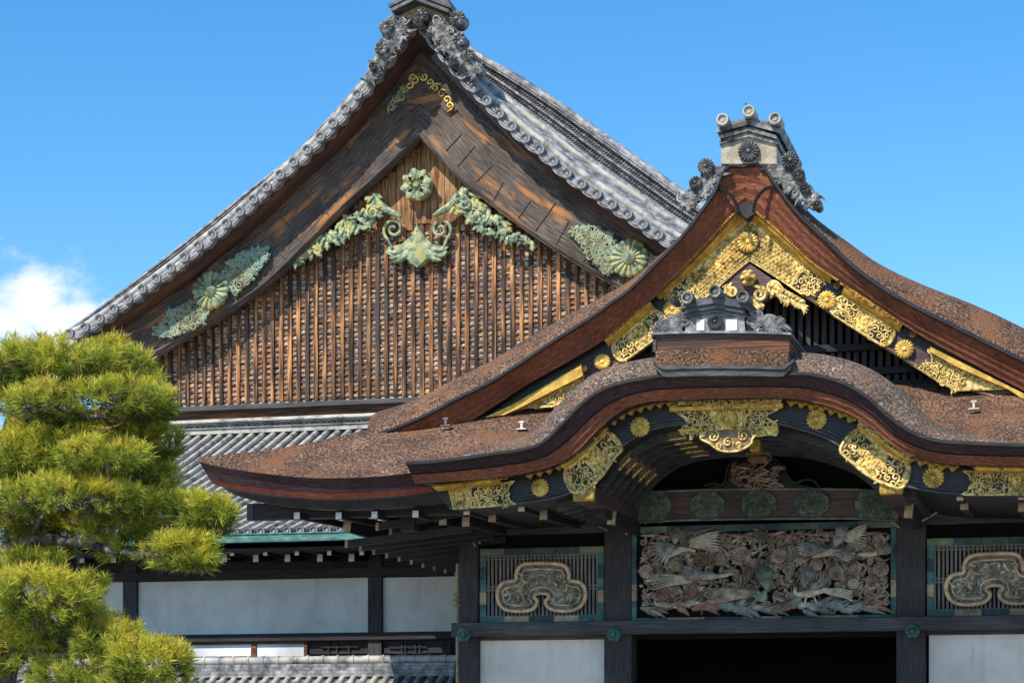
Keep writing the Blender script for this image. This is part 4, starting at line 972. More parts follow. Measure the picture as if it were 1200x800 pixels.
# end plates (notched inner ends)
for fa, fb, side in ((kbd.u2f(529), kbd.u2f(592), 0), (kbd.u2f(1144), .995, 1)):
    e0, e1 = (zero, notch(.016)) if side == 0 else (notch(.016), zero)
    w_ = fb-fa
    kbd.plate(fa, fb, e0, e1, ko, 'gilt_end_plate', curls=[(fa+w_*.42, fb+.008)] if side == 0 else [(fa-.008, fa+w_*.5)], nets=[(fa, fa+w_*.35)] if side == 0 else [(fa+w_*.55, fb)], dy=.06, t0=.14, t1=1.02, seed=61, cr_=.07)
    m = MB(); rows = [[kbd.P((fa if side else fa-.02)+(w_+.02)*i/16, t, d) for i in range(17)] for t, d in ((-.04, .32), (.06, .34), (.16, .3), (.2, .1))]; m.grid(rows, flip=True); m.build('gilt_cornice', M['gold_plain'], ko)
    m = MB(); P_ = [(p.x, p.z) for p in [kbd.P(fa+w_*(.3 if not side else -.1)+(w_*.85)*i/12, -.12) for i in range(13)]+[kbd.P(fa+w_*(1.15 if not side else .75)-(w_*.85)*i/12, .06) for i in range(13)]]
    m.fill(P_, YKB-.36, .05, .016, .9, 17, 1.5); m.build('cornice_scroll', M['gold_dark'], ko, smooth=True)
# centre plate with pendant
YC = YKB-.08
m = MB(); m.prism(ppoly([(785, 474), (916, 471), (912, 480), (897, 487), (910, 496), (912, 505), (796, 507), (806, 496), (800, 489), (789, 482)], YC), YC, YC+.1)
cp = m.build('gilt_centre_plate', M['gold'], ko)
m = MB()
for a, b, r in (((785, 479), (917, 475), .05), ((795, 504), (912, 500), .022), ((830, 483), (830, 503), .014), ((873, 481), (873, 501), .014)): m.tube([W(*a, YC-.03), W(*b, YC-.03)], r, 6)
m.pbox(785, 917, 474.5, 479, YC-.12, .12); m.build('gilt_cornice', M['gold_plain'], cp)
for pl in ([(795, 482), (829, 482), (829, 503), (800, 504), (812, 493)], [(874, 481), (908, 480), (893, 487), (908, 499), (874, 501)]):
    m = MB(); m.prism(ppoly(pl, YC-.005), YC-.005, YC+.001); m.build('openwork_ground', M['lacquer'], cp)
    m = MB(); m.fill(ppoly(pl, YC-.02), YC-.02, .075, .019, .9, 4, 1.55); m.build('openwork_scroll', M['gold'], cp, smooth=True)
m = MB(); m.fill(ppoly([(784, 468), (916, 465), (912, 474), (790, 476)], YC-.1), YC-.12, .055, .017, .9, 8, 1.5); m.build('cornice_scroll', M['gold'], cp, smooth=True)
m = MB(); x, z = ppt(851.5, 491, YC-.03); m.lathe(x, z, YC-.03, [(0, -.01), (13*PX(YC), -.01), (13.2*PX(YC), .02)], 32); m.build('crest_ground', M['gold_dark'], cp)
medallion(851.5, 491, YC-.05, 12, cp, name='gilt_crest')
m = MB(); P_ = [(826, 507), (832, 503), (872, 502), (881, 505), (888, 508), (882, 513), (880, 520), (868, 527), (855, 529), (842, 527), (831, 519), (820, 513)]
m.prism(ppoly(P_, YC-.04), YC-.04, YC+.02); pd = m.build('pendant_plate', M['bronze'], cp)
m = MB(); q = [W(u, v, YC-.06) for u, v in P_]; m.tube(cr(q+[q[0]], 50), .022, 5)
for u, v, r, a, d in ((853, 518, 6, 0, 1), (836, 511, 6.5, 1, -1), (871, 510, 6.5, 2, 1), (842, 522, 4, 4, 1), (866, 521, 4, 5, -1), (824, 508, 4, 2, 1), (884, 507, 4.5, 1, -1)):
    x, z = ppt(u, v, YC-.06); m.curl(x, z, YC-.06, r*PX(YC), a, d, 1.4, .022)
m.fill(ppoly([(797, 505), (910, 502), (908, 509), (800, 511)], YC), YC-.0, .05, .016, .9, 12, 1.5)
m.build('pendant_scroll', M['gold'], pd, smooth=True)
m = MB(); m.pbox(878, 890, 514, 528, .5, .3); m.build('gilt_strut', M['gold_dark'], cp, bevel=.02)
m = MB(); m.pbox(873, 902, 528, 533, 3.6, .4); m.pbox(876, 899, 533, 540, 3.6, .4); m.build('bearing_block', M['bronze'], porch, bevel=.03)

# ---- roof box and ridge-end tile on the undulating gable, and on the upper ridge
def ridge_end(cu, v0, v1, Y, hw, cap_r, mats, side_h, name, squares=False, back=6, vt=None):
    "house-shaped ridge end: body v0..v1, half width hw px, three barrel caps, crest and side scrolls"
    k = PX(Y); m = MB(); H = v0-v1
    m.prism(ppoly([(cu-hw, v0), (cu-hw*.97, v1+H*.1), (cu, v1-H*.32), (cu+hw*.97, v1+H*.1), (cu+hw, v0)], Y), Y, Y+back)
    ro = m.build(name, M[mats[0]], porch)
    x, z = ppt(cu, v0-H*.5, Y-.05); m = MB(); m.chrys(x, z, Y-.05, H*.43*k, 16, .07, .2, per=6); m.build('crest_flower', M['tile_dark'], ro, smooth=True)
    if squares:
        for a, b in ((-.62, -.36), (.36, .74)): m = MB(); m.pbox(cu+hw*a, cu+hw*b, v0-H*.62, v0-1, Y-.03, .05); m.build('pale_tablet', M['plaster'], ro)
    m = MB()
    for j, (dv, ex) in enumerate(((0, 1.04), (-H*.2, 1.0), (-H*.42, 1.1))):
        for sg in (-1, 1):
            a = W(cu, v1-H*.28+dv, Y-.04); b = W(cu+sg*hw*ex, v1+H*.08+dv, Y-.04)
            m.prism([(a.x, a.z), (b.x, b.z), (b.x, b.z-.07), (a.x, a.z-.09)], Y-.06-.05*j, Y+back)
    m.build('ridge_end_roof', M[mats[1]], ro)
    m = MB(); vc = v1-H*.78
    for sg in (-1, 1):
        P_ = [(cu+sg*cap_r*.4, vc-2), (cu+sg*hw*.55, vc+H*.05), (cu+sg*hw*1.15, vc+H*.12), (cu+sg*hw*1.05, v1-H*.25), (cu+sg*hw*.3, v1-H*.62), (cu+sg*cap_r*.3, v1-H*.7)]
        m.prism(ppoly(P_, Y-.1), Y-.1, Y+back)
    m.build('cap_course', M[mats[1]], ro)
    for du, dv in ((0, -H*.34), (-hw*.93, 0), (hw*.93, -1)):
        m = MB(); x, z = ppt(cu+du, vc+dv, Y-.25); r = cap_r*k
        m.lathe(x, z, Y-.25, [(0, -.02), (r*.3, -.03), (r*.35, -.01), (r*.66, -.01), (r*.72, -.05), (r, -.05), (r*1.05, -.01), (r*1.0, .5)], 20)
        for q in range(6): m.blob((x+math.cos(q)*r*.5, Y-.26, z+math.sin(q)*r*.5), r*.12, .015, r*.12, 0, 5, 3)
        m.build('cap_tile', M[mats[2]], ro, smooth='auto')
    return ro
re1 = ridge_end(877.5, 192, 163, YG0-.05, 33, 7, ('ivory', 'tile_carved', 'tile_lichen'), 0, 'ridge_end_tile', back=3)
m = MB(); p = W(874, 128, YG0); m.tube([p, W(874, 121, YG0)], .018, 5); m.build('rod', M['trim'], re1)
re2 = ridge_end(838, 388, 366, YK-.02, 35, 7, ('tile_pale', 'tile_dark', 'tile_carved'), 0, 'ridge_end_tile', squares=True, back=1.5)
def fins(par, Y, arms, flowers, mt, seed):
    gq = random.Random(seed)
    for (u0, v0, w0), (u1, v1, w1), cnt in arms:
        m = MB()
        for q in range(cnt):
            f = gq.random(); wd = w0+(w1-w0)*f; u = u0+(u1-u0)*f+gq.uniform(-wd, wd); v = v0+(v1-v0)*f+gq.uniform(-wd, wd)*.8; x, z = ppt(u, v, Y)
            if q % 2: m.curl(x, z, Y-.12, gq.uniform(.05, .10), gq.uniform(0, 6), gq.choice((1, -1)), 1.2, .022)
            else: m.leaf(x, z, Y-.1, gq.uniform(.14, .24), .08, gq.uniform(-2.9, -.2), gq.uniform(-1.5, 1.5), .07, 5, 1)
        for f in range(10):
            t = f/9; wd = w0+(w1-w0)*t; x, z = ppt(u0+(u1-u0)*t, v0+(v1-v0)*t, Y); m.blob((x, Y+.1, z), wd*PX(Y)*.95, .2, wd*PX(Y)*.85)
        m.build('scroll_fin', M[mt], par, smooth='auto')
    for u, v, r in flowers:
        m = MB(); x, z = ppt(u, v, Y-.18); m.chrys(x, z, Y-.18, r*PX(Y), 14, .09, .22, per=6); m.lathe(x, z, Y-.18, [(r*PX(Y)*.8, .02), (r*PX(Y)*.8, .35)], 12); m.build('tile_flower', M[mt], par, smooth='auto')
fins(re1, YG0+.1, [((842, 200, 8), (806, 240, 7), 120), ((906, 198, 8), (957, 240, 7), 130)], [(827, 195, 9.5), (815, 214, 7.5), (926, 188, 10), (936, 205, 7.5), (943, 221, 6), (958, 240, 6)], 'tile_carved', 5)
fins(re2, YK+.1, [((798, 377, 8), (776, 385, 5), 90), ((885, 375, 9), (915, 382, 5), 110)], [(790, 352+0, 5.5)], 'tile_carved', 8)
m = MB()
def slab(u0, u1, v0, v1, Y, dep, sag=2.0, n=16, kick=0):
    rows = []
    for k in range(n+1):
        f = k/n; b = -sag*(1-(2*f-1)**2); kk = -kick*max(0, abs(2*f-1)-.86)/.14
        p = W(u0+(u1-u0)*f, v0+b+kk-6*f*0, Y); q = W(u0+(u1-u0)*f, v1+b+kk, Y)
        rows.append([p, q, q+Vector((0, dep, 0)), p+Vector((0, dep, 0)), p])
    m.grid(rows, flip=True); m.add(rows[0][:4], [(0, 1, 2, 3)]); m.add(rows[-1][:4], [(3, 2, 1, 0)])
slab(765, 925, 395, 412, YK-.02, 2.2); rbx = m.build('ridge_box', M['wood_red'], kf)
m = MB(); slab(763, 927, 389.5, 392, YK-.12, 2.4); m.build('ridge_box_rim', M['tile'], rbx)
m = MB(); slab(764, 926, 392, 397, YK-.05, 2.3); slab(765, 769, 395, 412, YK-.05, .2, 0, 2); m.build('ridge_box_band', M['beam_grey'], rbx)
m = MB(); slab(762, 768, 430, 436, YK-.08, .5, 0, 2); m = MB(); slab(764, 930, 430, 433.5, YK-.14, .5, 2, 30, 10); slab(766, 928, 434, 442, YK-.1, .5, 2, 30, 12); m.build('tray_moulding', M['trim'], rbx)
m = MB(); slab(768, 924, 411, 431, YK-.05, 1.0, 2, 16); m.build('bark_course', M['bark_top'], rbx)
# little white lamp brackets on the bark
for u, v, Y in ((611, 495, 1.6), (1141, 471, 1.6), (522, 491, 1.9)):
    m = MB(); x, z = ppt(u, v, Y); m.lathe(0, 0, 0, [(0, 0)], 3) if 0 else m.box(x-.02, x+.02, Y, Y+.04, z-.12, z+.02); m.box(x-.1, x+.1, Y-.02, Y+.1, z-.13, z-.11); m.box(x-.05, x+.05, Y-.01, Y+.06, z+.0, z+.03)
    m.build('lightning_clip', M['tip' if Y < 1.8 else 'tile'], porch)
# ---- structure under the porch roofs
def two(name, mt, build, par=porch, bevel=.015, smooth=False):
    "build a part on the west side and its mirror image on the east side"
    m = MB(); build(m); r = []
    for q in (m, m.mirror()): r.append(q.build(name, M[mt], par, bevel=bevel, smooth=smooth))
    return r
YP = 4.4
zb_ = W(897, 752, YP).z
posts = []
for (u0, u1, Y, d) in ((538, 560, YP-.1, .42), (708, 740, YP-.15, .5)):
    posts += two('porch_pillar', 'black_post', lambda m: m.box(W(u0, 700, Y).x, W(u1, 700, Y).x, Y, Y+d, 0, W(0, 612, Y).z), bevel=.03)
xo = W(534, 742, YP-.3).x
m = MB(); m.box(xo-.1, -xo+.1, YP-.3, YP, W(0, 752, YP-.3).z, W(0, 737, YP-.3).z); m.build('lintel_beam', M['beam_grey'], porch, bevel=.02)
two('upper_rail', 'beam_grey', lambda m: m.box(W(560, 630, YP).x, W(711, 630, YP).x, YP, YP+.2, W(0, 641, YP).z, W(0, 622, YP).z))
two('head_beam', 'black_wood', lambda m: m.box(W(530, 630, YP+.05).x, W(735, 630, YP).x, YP+.05, YP+.3, W(0, 622, YP).z, W(0, 596, YP).z))
for u in (543, 719):
    for sg in (1, -1):
        x, z = ppt(u, 743, YP-.34); x *= sg; m = MB(); m.lathe(x, z, YP-.32, [(0, -.1), (.05, -.09), (.07, -.04), (.10, -.05), (.15, -.02), (.16, .03)], 6)
        for q in range(6): m.blob((x+math.cos(q*PI/3+.5)*.1, YP-.36, z+math.sin(q*PI/3+.5)*.1), .035, .03, .035, 0, 6, 4)
        m.build('nail_cover', M['teal_copper'], porch)
two('plaster_panel', 'plaster', lambda m: m.box(W(554.5, 757, YP+.1).x, W(708, 757, YP+.1).x, YP+.1, YP+.16, W(0, 860, YP).z, W(0, 757, YP+.1).z), bevel=0)
two('panel_frame', 'beam_grey', lambda m: (m.box(W(552, 757, YP).x, W(711, 757, YP).x, YP+.04, YP+.14, W(0, 757, YP).z, W(0, 752, YP).z)))
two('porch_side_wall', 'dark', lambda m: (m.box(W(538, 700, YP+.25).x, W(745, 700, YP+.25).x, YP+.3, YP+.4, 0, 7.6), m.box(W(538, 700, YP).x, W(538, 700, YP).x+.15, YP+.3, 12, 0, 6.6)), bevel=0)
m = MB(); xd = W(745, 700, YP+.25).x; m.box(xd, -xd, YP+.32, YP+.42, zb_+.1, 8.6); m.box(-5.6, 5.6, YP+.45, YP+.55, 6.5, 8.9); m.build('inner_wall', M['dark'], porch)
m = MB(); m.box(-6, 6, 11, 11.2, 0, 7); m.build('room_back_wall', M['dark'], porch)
m = MB(); m.box(-6, 6, YP-.6, 11, .0, .75); m.box(-3.2, 3.2, YP-1.2, YP-.6, 0, .5); m.box(-3.2, 3.2, YP-1.7, YP-1.2, 0, .25); m.build('porch_floor', M['beam_grey'], porch, bevel=.02)
two('dado_panel', 'black_wood', lambda m: m.box(W(554.5, 757, YP+.1).x, W(708, 757, YP+.1).x, YP+.05, YP+.16, .7, W(0, 860, YP).z), bevel=0)

# rainbow beam over the door with green metal plates
Yb = YP-.25
bmT = [(733, 579), (760, 576), (800, 574.5), (893, 572.5), (985, 573), (1025, 574), (1053, 576)]; bmB = [(733, 613), (760, 611), (800, 609), (893, 607.5), (985, 607), (1025, 608), (1053, 609)]
rb1 = Board(bmT, bmB, Yb, 80); ro = rb1.body('rainbow_beam', M['purple_wood'], porch, .4)
m = MB(); m.tube([rb1.P(i/60, 0, .01) for i in range(61)], .03, 5); m.tube([rb1.P(i/60, 1, .01) for i in range(61)], .03, 5); m.build('beam_moulding', M['beam_green'], ro, smooth=True)
for u, v in ((829, 592), (889, 590.5), (951, 590)):
    m = MB(); x, z = ppt(u, v, Yb-.02); k2 = PX(Yb); n_ = 96
    poly = [(x+math.cos(2*PI*j/n_)*(20+1.3*abs(math.sin(8*PI*j/n_)))*k2, z+math.sin(2*PI*j/n_)*(15.7+1.1*abs(math.sin(8*PI*j/n_)))*k2) for j in range(n_)]
    m.prism(poly, Yb-.03, Yb); md = m.build('cut_metal_medallion', M['beam_green'], ro)
    m = MB(); m.tube([Vector((a, Yb-.035, b)) for a, b in poly+[poly[0]]], .016, 4)
    m.fill([(x+(a-x)*.86, z+(b-z)*.86) for a, b in poly], Yb-.035, .062, .012, .5, int(u), 1.6); m.chrys(x, z, Yb-.03, .08, 8, .03); m.build('engraved_scroll', M['green_dark'], md, smooth=True)
for fa, fb, e0, e1 in ((0, .15, zero, point(.025)), (.865, 1, point(.025), zero)):
    o = rb1.plate(fa, fb, e0, e1, ro, 'green_end_plate', 'beam_green', .03, border=.014)
    o.children[0].data.materials[0] = M['green_dark']
    m = MB(); w_ = fb-fa; m.fill([(p.x, p.z) for p in [rb1.P(fa+w_*j/6, .1) for j in range(7)]+[rb1.P(fb-w_*j/6, .9) for j in range(7)]], Yb-.035, .08, .011, .6, 5, 1.6); m.build('engraved_scroll', M['green_dark'], o, smooth=True)
# frog-leg strut with carving
m = MB(); q = path([(826, 569), (838, 566), (846, 569), (850, 562), (853, 548), (862, 538), (884, 534), (905, 537), (914, 543), (922, 556), (931, 566), (942, 562), (953, 563), (960, 570)], Yb+.05, 60)
m.tube(q, .035, 6); m.prism(ppoly([(826, 572), (850, 564), (856, 545), (866, 538), (905, 538), (916, 548), (926, 565), (960, 572)], Yb+.1), Yb+.1, Yb+.25); fl_ = m.build('frog_leg_strut', M['lacquer'], porch, smooth='auto')
m = MB(); gq = random.Random(2)
for i in range(70):
    u, v = gq.uniform(860, 912), gq.uniform(546, 570)
    x, z = ppt(u, v, Yb-.02)
    if i % 2: m.curl(x, z, Yb-.02, gq.uniform(.05, .09), gq.uniform(0, 6), 1, 1.1, .022)
    else: m.leaf(x, z, Yb-.02, .16, .08, gq.uniform(0, 6), gq.uniform(-1, 1), .05, 4)
m.build('strut_carving', M['carved_red'], fl_, smooth='auto')
m = MB()
for i in range(26):
    x, z = ppt(gq.uniform(862, 915), gq.uniform(544, 570), Yb-.06); m.leaf(x, z, Yb-.06, gq.uniform(.14, .3), .03, gq.uniform(-.6, .8), gq.uniform(-.8, .8), .03, 5)
m.build('strut_feather', M['carved_cream'], fl_)

# ribs of the curved soffit, running back into the porch, with gilt sleeves
m = MB(); A = [kbd.P(i/120, .98, 0) for i in range(121)]
m.grid([[p+Vector((0, .2, .0)) for p in A], [p+Vector((0, 4.7, .0)) for p in A]], flip=True); m.build('curved_soffit', M['lacquer'], porch, smooth=True)
for j in range(6):
    y = .7+.62*j; m = MB(); seg = [p+Vector((0, y, -.05)) for p in A[22:99]]
    rows = [[p+Vector((0, a, b)) for p in seg] for a, b in ((0, .06), (0, -.09), (.14, -.09), (.14, .06))]
    m.grid(rows, flip=True); rib = m.build('curved_rib', M['trim'], porch)
    for f0, f1 in ((.15, .22), (.33, .40)) if j < 5 else ():
        i0, i1 = int(f0*len(seg)), int(f1*len(seg)); m = MB()
        m.grid([[p+Vector((0, a, b)) for p in seg[i0:i1]] for a, b in ((-.008, .06), (-.008, -.10), (.15, -.10))], flip=True); m.build('gilt_sleeve', M['bronze'], rib)
        m = MB(); m.tube([p+Vector((0, -.012, -.09)) for p in seg[i0:i1]], .02, 4); m.build('gilt_edge', M['gold'], rib)
# purlins carrying the gable feet, gilt end caps
for sg, (u, v) in ((1, (686, 579)), (-1, (1045, 571))):
    p = W(u, v, .15); m = MB(); m.bar(p, p+Vector((0, 4.6, 0)), .38, .3); pu = m.build('purlin', M['purple_wood'], porch, bevel=.02)
    m = MB(); m.box(p.x-.21, p.x+.21, -.02, .12, p.z-.14, p.z+.16); cap = m.build('gilt_cap', M['gold_dark'], pu, bevel=.04)
    m = MB(); m.prism([(p.x-.14, p.z+.06), (p.x+.14, p.z+.06), (p.x, p.z-.08)], -.04, -.02); m.build('cap_triangle', M['cream'], cap)
    m = MB(); m.lathe(p.x, p.z+.03, -.05, [(0, -.02), (.04, -.01), (.05, 0)], 8); m.build('cap_boss', M['gold'], cap)
# dark purlin beside the pillar heading back, wide board on its flank
for sg in (1,):
    a = W(702, 592, 1.2); m = MB(); a.x *= sg; m.bar(a, a+Vector((0, 3.2, -.02)), .22, .42); m.build('bracket_beam', M['black_wood'], porch, bevel=.02)
# rafters and bracket ends with pale tips
def tips(name, pts, Y, back, w_, h, mt='tip', rise=.1, ang=0):
    for u, v in pts:
        p = W(u, v, Y); m = MB(); m.bar(Vector((0, 0, 0)), Vector((0, back, rise)), w_, h); r = m.build(name, M['black_wood'], porch); r.location = p; r.rotation_euler = (0, ang, 0)
        t = MB(); t.box(-w_*.5-.004, w_*.5+.004, -.014, -.002, -h*.5-.004, h*.5+.004); t.build('pale_end', M[mt], r)
tips('flying_rafter', [(348, 604), (397, 604), (439, 603), (487, 602), (547, 599), (611, 595), (1125, 582), (1197, 581)], .6, 3.2, .11, .12)
tips('rafter', [(474, 610), (519, 609), (546, 611), (577, 605.5), (637, 603), (1130, 591), (1198, 593)], 1.5, 2.8, .14, .18, 'cream')
tips('bracket_arm', [(407, 615), (717, 606), (1065, 598)], 1.9, 2.4, .15, .27, 'cream', 0, .12)
m = MB(); a = W(290, 603, 1.0); b = W(545, 603, 1.0); m.box(a.x, b.x, 1.0, 1.3, a.z-.1, a.z+.22); kq = m.build('eave_purlin', M['black_wood'], porch, bevel=.02)
t = MB(); t.box(a.x-.015, a.x-.003, 1.0, 1.3, a.z-.1, a.z+.22); t.box(a.x, a.x+.12, .985, .998, a.z-.1, a.z+.22); t.build('pale_end', M['beam_grey'], kq)
m = MB(); m.box(-b.x, -a.x, 1.0, 1.3, a.z-.1, a.z+.22); m.build('eave_purlin', M['black_wood'], porch, bevel=.02)
# rafters of the west eave seen from below in two tiers
for tier, (u, v, Y0, w_, dz) in enumerate(((442, 617, 1.5, .13, .0), (406, 637, 1.9, .14, 0))):
    base = W(u, v, Y0)
    for i in range(11):
        y = Y0+.86*i; p = Vector((base.x, y, base.z+.06*i*0)); q = p+Vector((2.6, 0, .35 if tier == 0 else .25))
        m = MB(); m.bar(p, q, .12, .14); r = m.build('side_rafter', M['black_wood'], porch)
        t = MB(); t.box(p.x-.014, p.x-.002, y-.06, y+.06, p.z-.075, p.z+.075); t.box(p.x-.01, p.x+.05, y-.068, y-.062, p.z-.08, p.z+.08); t.build('pale_end', M['cream'], r)
m = MB(); m.box(W(440, 620, 2).x, W(545, 600, 2).x, 1.3, 11, W(0, 601, 2).z+.35, W(0, 600, 2).z+.5); m.build('side_ceiling', M['dark'], porch)
m = MB(); a = W(520, 640, 4.4); m.box(a.x, a.x+.3, 1.4, 11, a.z+.05, a.z+.35); m.box(W(470, 640, 4.4).x, a.x+.5, YP, YP+.3, a.z+.1, a.z+.4); m.build('side_purlin', M['black_wood'], porch, bevel=.02)
# pale clasps beside the pillar heads
for pts in ([(536, 617), (546, 622), (552, 630), (557, 640)], [(562, 637), (563, 627), (567, 622), (580, 616), (590, 609)], [(689, 608), (700, 615), (712, 621)], [(733, 626), (737, 622), (742, 619)]):
    q = path(pts, YP-.35, 12)
    for sg in (1, -1):
        m = MB(); m.tube([Vector((p.x*sg, p.y, p.z)) for p in q], .022, 5); m.build('nosing_edge', M['cream'], porch, smooth=True)

# ---- side transoms: slatted window with a cloud-shaped carved cartouche
def flat_frame(m4, u0, u1, v0, v1, w_, Y, nb, par, mirror=False):
    "banded painted frame: alternating teal, navy and cream bands, each band a mesh under the frame"
    sgs = -1 if mirror else 1
    z1, z0 = W((u0+u1)/2, v0, Y).z, W((u0+u1)/2, v1, Y).z; x0, x1 = W(u0, v0, Y).x, W(u1, v0, Y).x; wd = w_*PX(Y)
    def bx(mt, a, b, c, d, dy=0):
        m = MB(); m.box(min(a*sgs, b*sgs), max(a*sgs, b*sgs), Y-dy, Y+.12, c, d); return m.build('painted_band', M[mt], par, bevel=.012)
    seqB = ['teal', 'cream', 'navy', 'cream', 'teal'] if nb == 5 else ['teal', 'cream', 'navy', 'cream', 'navy', 'cream', 'teal']
    seqT = ['beam_green', 'navy', 'green_dark', 'navy', 'beam_green'] if nb == 5 else ['beam_green', 'navy', 'green_dark', 'navy', 'green_dark', 'navy', 'beam_green']
    for i in range(nb):
        a = x0+(x1-x0)*i/nb; b = x0+(x1-x0)*(i+1)/nb
        bx(seqB[i], a, b, z0, z0+wd, .002*(i % 2)); bx(seqT[i], a, b, z1-wd, z1, .002*(i % 2))
    ks = ['teal', 'cream', 'teal', 'navy', 'teal']
    for j in range(5):
        c = z0+wd+(z1-z0-2*wd)*j/5; d = z0+wd+(z1-z0-2*wd)*(j+1)/5
        bx(ks[j], x0, x0+wd, c, d, .002*(j % 2)); bx(ks[j], x1-wd, x1, c, d, .002*(j % 2))
cart = [(300, 290), (320, 252), (365, 240), (480, 240), (530, 252), (550, 290), (552, 318), (600, 328), (625, 365), (620, 415), (590, 450), (540, 462), (480, 458), (447, 440), (438, 415), (455, 400), (450, 385), (420, 378), (390, 385), (385, 400), (400, 412), (392, 440), (360, 460), (290, 462), (240, 448), (215, 410), (217, 360), (245, 328), (298, 318)]
cart = [(530+x/4, 600+y/4) for x, y in cart]
for sg in (1, -1):
    Yt_ = YP-.05
    m = MB(); a, b = W(562, 731, Yt_), W(708, 641, Yt_); m.box(min(a.x*sg, b.x*sg), max(a.x*sg, b.x*sg), Yt_+.14, Yt_+.2, a.z, b.z); tr = m.build('transom_window', M['dark'], porch)
    flat_frame(None, 562, 708, 641, 729, 8, Yt_, 5, tr, sg < 0)
    m = MB()
    for i in range(29):
        u = 572+i*4.55; x = W(u, 700, Yt_).x*sg; m.box(x-.022, x+.022, Yt_+.03, Yt_+.09, a.z, b.z)
    m.build('window_slat', M['slat_grey'], tr)
    m = MB()
    for v in (650, 653.5, 686, 690, 721, 724): zz = W(640, v, Yt_).z; x0, x1 = W(568, v, Yt_).x*sg, W(702, v, Yt_).x*sg; m.box(min(x0, x1), max(x0, x1), Yt_+.02, Yt_+.1, zz-.012, zz+.012)
    m.build('window_rail', M['slat_grey'], tr)
    c = path(cart+[cart[0]], Yt_-.03, 120)
    c = [Vector((p.x*sg, p.y, p.z)) for p in c]; cc_ = (sum((p.x for p in c))/len(c), sum((p.z for p in c))/len(c))
    pl = [(p.x, p.z) for p in c[:-1]]; m = MB(); m.prism(pl, Yt_+.0, Yt_+.04); ct = m.build('cartouche', M['carved'], tr)
    m = MB(); m.tube([p+Vector((0, -.03, 0)) for p in c], .042, 6, cap=False); m.build('outer_rim', M['pink_gold'], ct, smooth=True)
    ins = []
    for i, p in enumerate(c):
        t = (c[(i+1) % 120]-c[i-1]); nrm = Vector((-t.z, 0, t.x)).normalized(); q = p+nrm*.12
        if not inside(q.x, q.z, pl): q = p-nrm*.12
        ins.append(q)
    m = MB(); m.tube([p+Vector((0, -.02, 0)) for p in ins+[ins[0]]], .022, 5, cap=False); m.build('inner_rim', M['carved_cream'], ct, smooth=True)
    ip = [(p.x, p.z) for p in ins]; gq = random.Random(12)
    prs = []
    for mt, cnt, kind_ in (('carved', 170, 0), ('carved_green', 35, 1), ('carved_cream', 44, 2)):
        m = MB(); k3 = 0; prs.append((mt, m))
        while k3 < cnt:
            x = gq.uniform(min(p[0] for p in ip), max(p[0] for p in ip)); z = gq.uniform(min(p[1] for p in ip), max(p[1] for p in ip))
            if not inside(x, z, ip): continue
            k3 += 1
            if k3 % 3 == 0: m.curl(x, z, Yt_-.03, gq.uniform(.04, .075), gq.uniform(0, 6), 1, 1.1, .02, 10)
            else: m.leaf(x, z, Yt_-.02-.02*kind_, gq.uniform(.1, .2), gq.uniform(.04, .08), gq.uniform(0, 6), gq.uniform(-1.2, 1.2), .05, 4, k3 % 2)
    build_many('cartouche_relief', prs, ct)

# ---- the great carved panel of birds and peonies
Yc = YP-.12
m = MB(); a, b = W(738, 733, Yc), W(1052, 612, Yc); m.box(a.x, b.x, Yc+.13, Yc+.2, a.z, b.z); cpn = m.build('carved_panel', M['dark'], porch)
flat_frame(None, 738, 1052, 613, 729.5, 8, Yc, 7, cpn)
def cw(u, v): return ppt(u, v, Yc)
def T(x, y): return 735+x*325/1200, 605+y*150/572       # zoomed survey sheet to picture
gq = random.Random(77)
lay_ = {'carved': MB(), 'carved_red': MB(), 'carved_green': MB(), 'carved_cream': MB(), 'carved_blue': MB()}
k4 = PX(Yc)
for i in range(950):          # leaves and stems packed in several depths
    u, v = gq.uniform(752, 1038), gq.uniform(626, 710); x, z = cw(u, v); ed = min(1, min(u-748, 1042-u, (v-621)*1.2, (717-v)*1.2)/17)
    mt = gq.choices(['carved', 'carved_red', 'carved_green', 'carved_cream', 'carved_blue'], (84, 5, 4, 5, 1))[0]
    lay_[mt].leaf(x, z, Yc+gq.uniform(-.0, .09), gq.uniform(.14, .34)*(.35+.65*ed), gq.uniform(.05, .11), gq.uniform(0, 2*PI), gq.uniform(-1.8, 1.8), gq.uniform(.04, .08), 6, gq.choice((0, 0, 1, 2)))
for i in range(120):
    u, v = gq.uniform(750, 1040), gq.uniform(628, 715); x, z = cw(u, v); lay_['carved'].curl(x, z, Yc-.01, gq.uniform(.05, .1), gq.uniform(0, 6), gq.choice((1, -1)), 1.2, .025, 12)
for (x_, y_, r, t) in ((495, 175, 42, 'carved'), (215, 215, 34, 'carved'), (85, 245, 32, 'carved'), (560, 215, 30, 'carved'), (660, 175, 34, 'carved'), (320, 190, 34, 'carved_red'), (155, 345, 32, 'carved_red'), (525, 245, 28, 'carved_red'),
                     (1090, 110, 30, 'carved'), (1100, 235, 34, 'carved'), (905, 250, 34, 'carved'), (1060, 285, 26, 'carved_red'), (700, 230, 30, 'carved'), (280, 335, 28, 'carved_red'), (820, 215, 30, 'carved'), (580, 90, 26, 'carved_green'), (240, 85, 26, 'carved'), (990, 225, 26, 'carved'), (405, 190, 28, 'carved'), (980, 300, 24, 'carved_cream')):
    x, z = cw(*T(x_, y_)); fw = MB(); fw.chrys(x, z, Yc-.05, r*.27*k4, gq.choice((10, 12, 16)), .07, .24, gq.uniform(-.3, .3), 1, 5)
    fw.chrys(x, z, Yc-.09, r*.27*k4*.55, 8, .06, .3, gq.uniform(-.3, .3), 1, 5); fw.build('peony', M[t], cpn, smooth='auto')
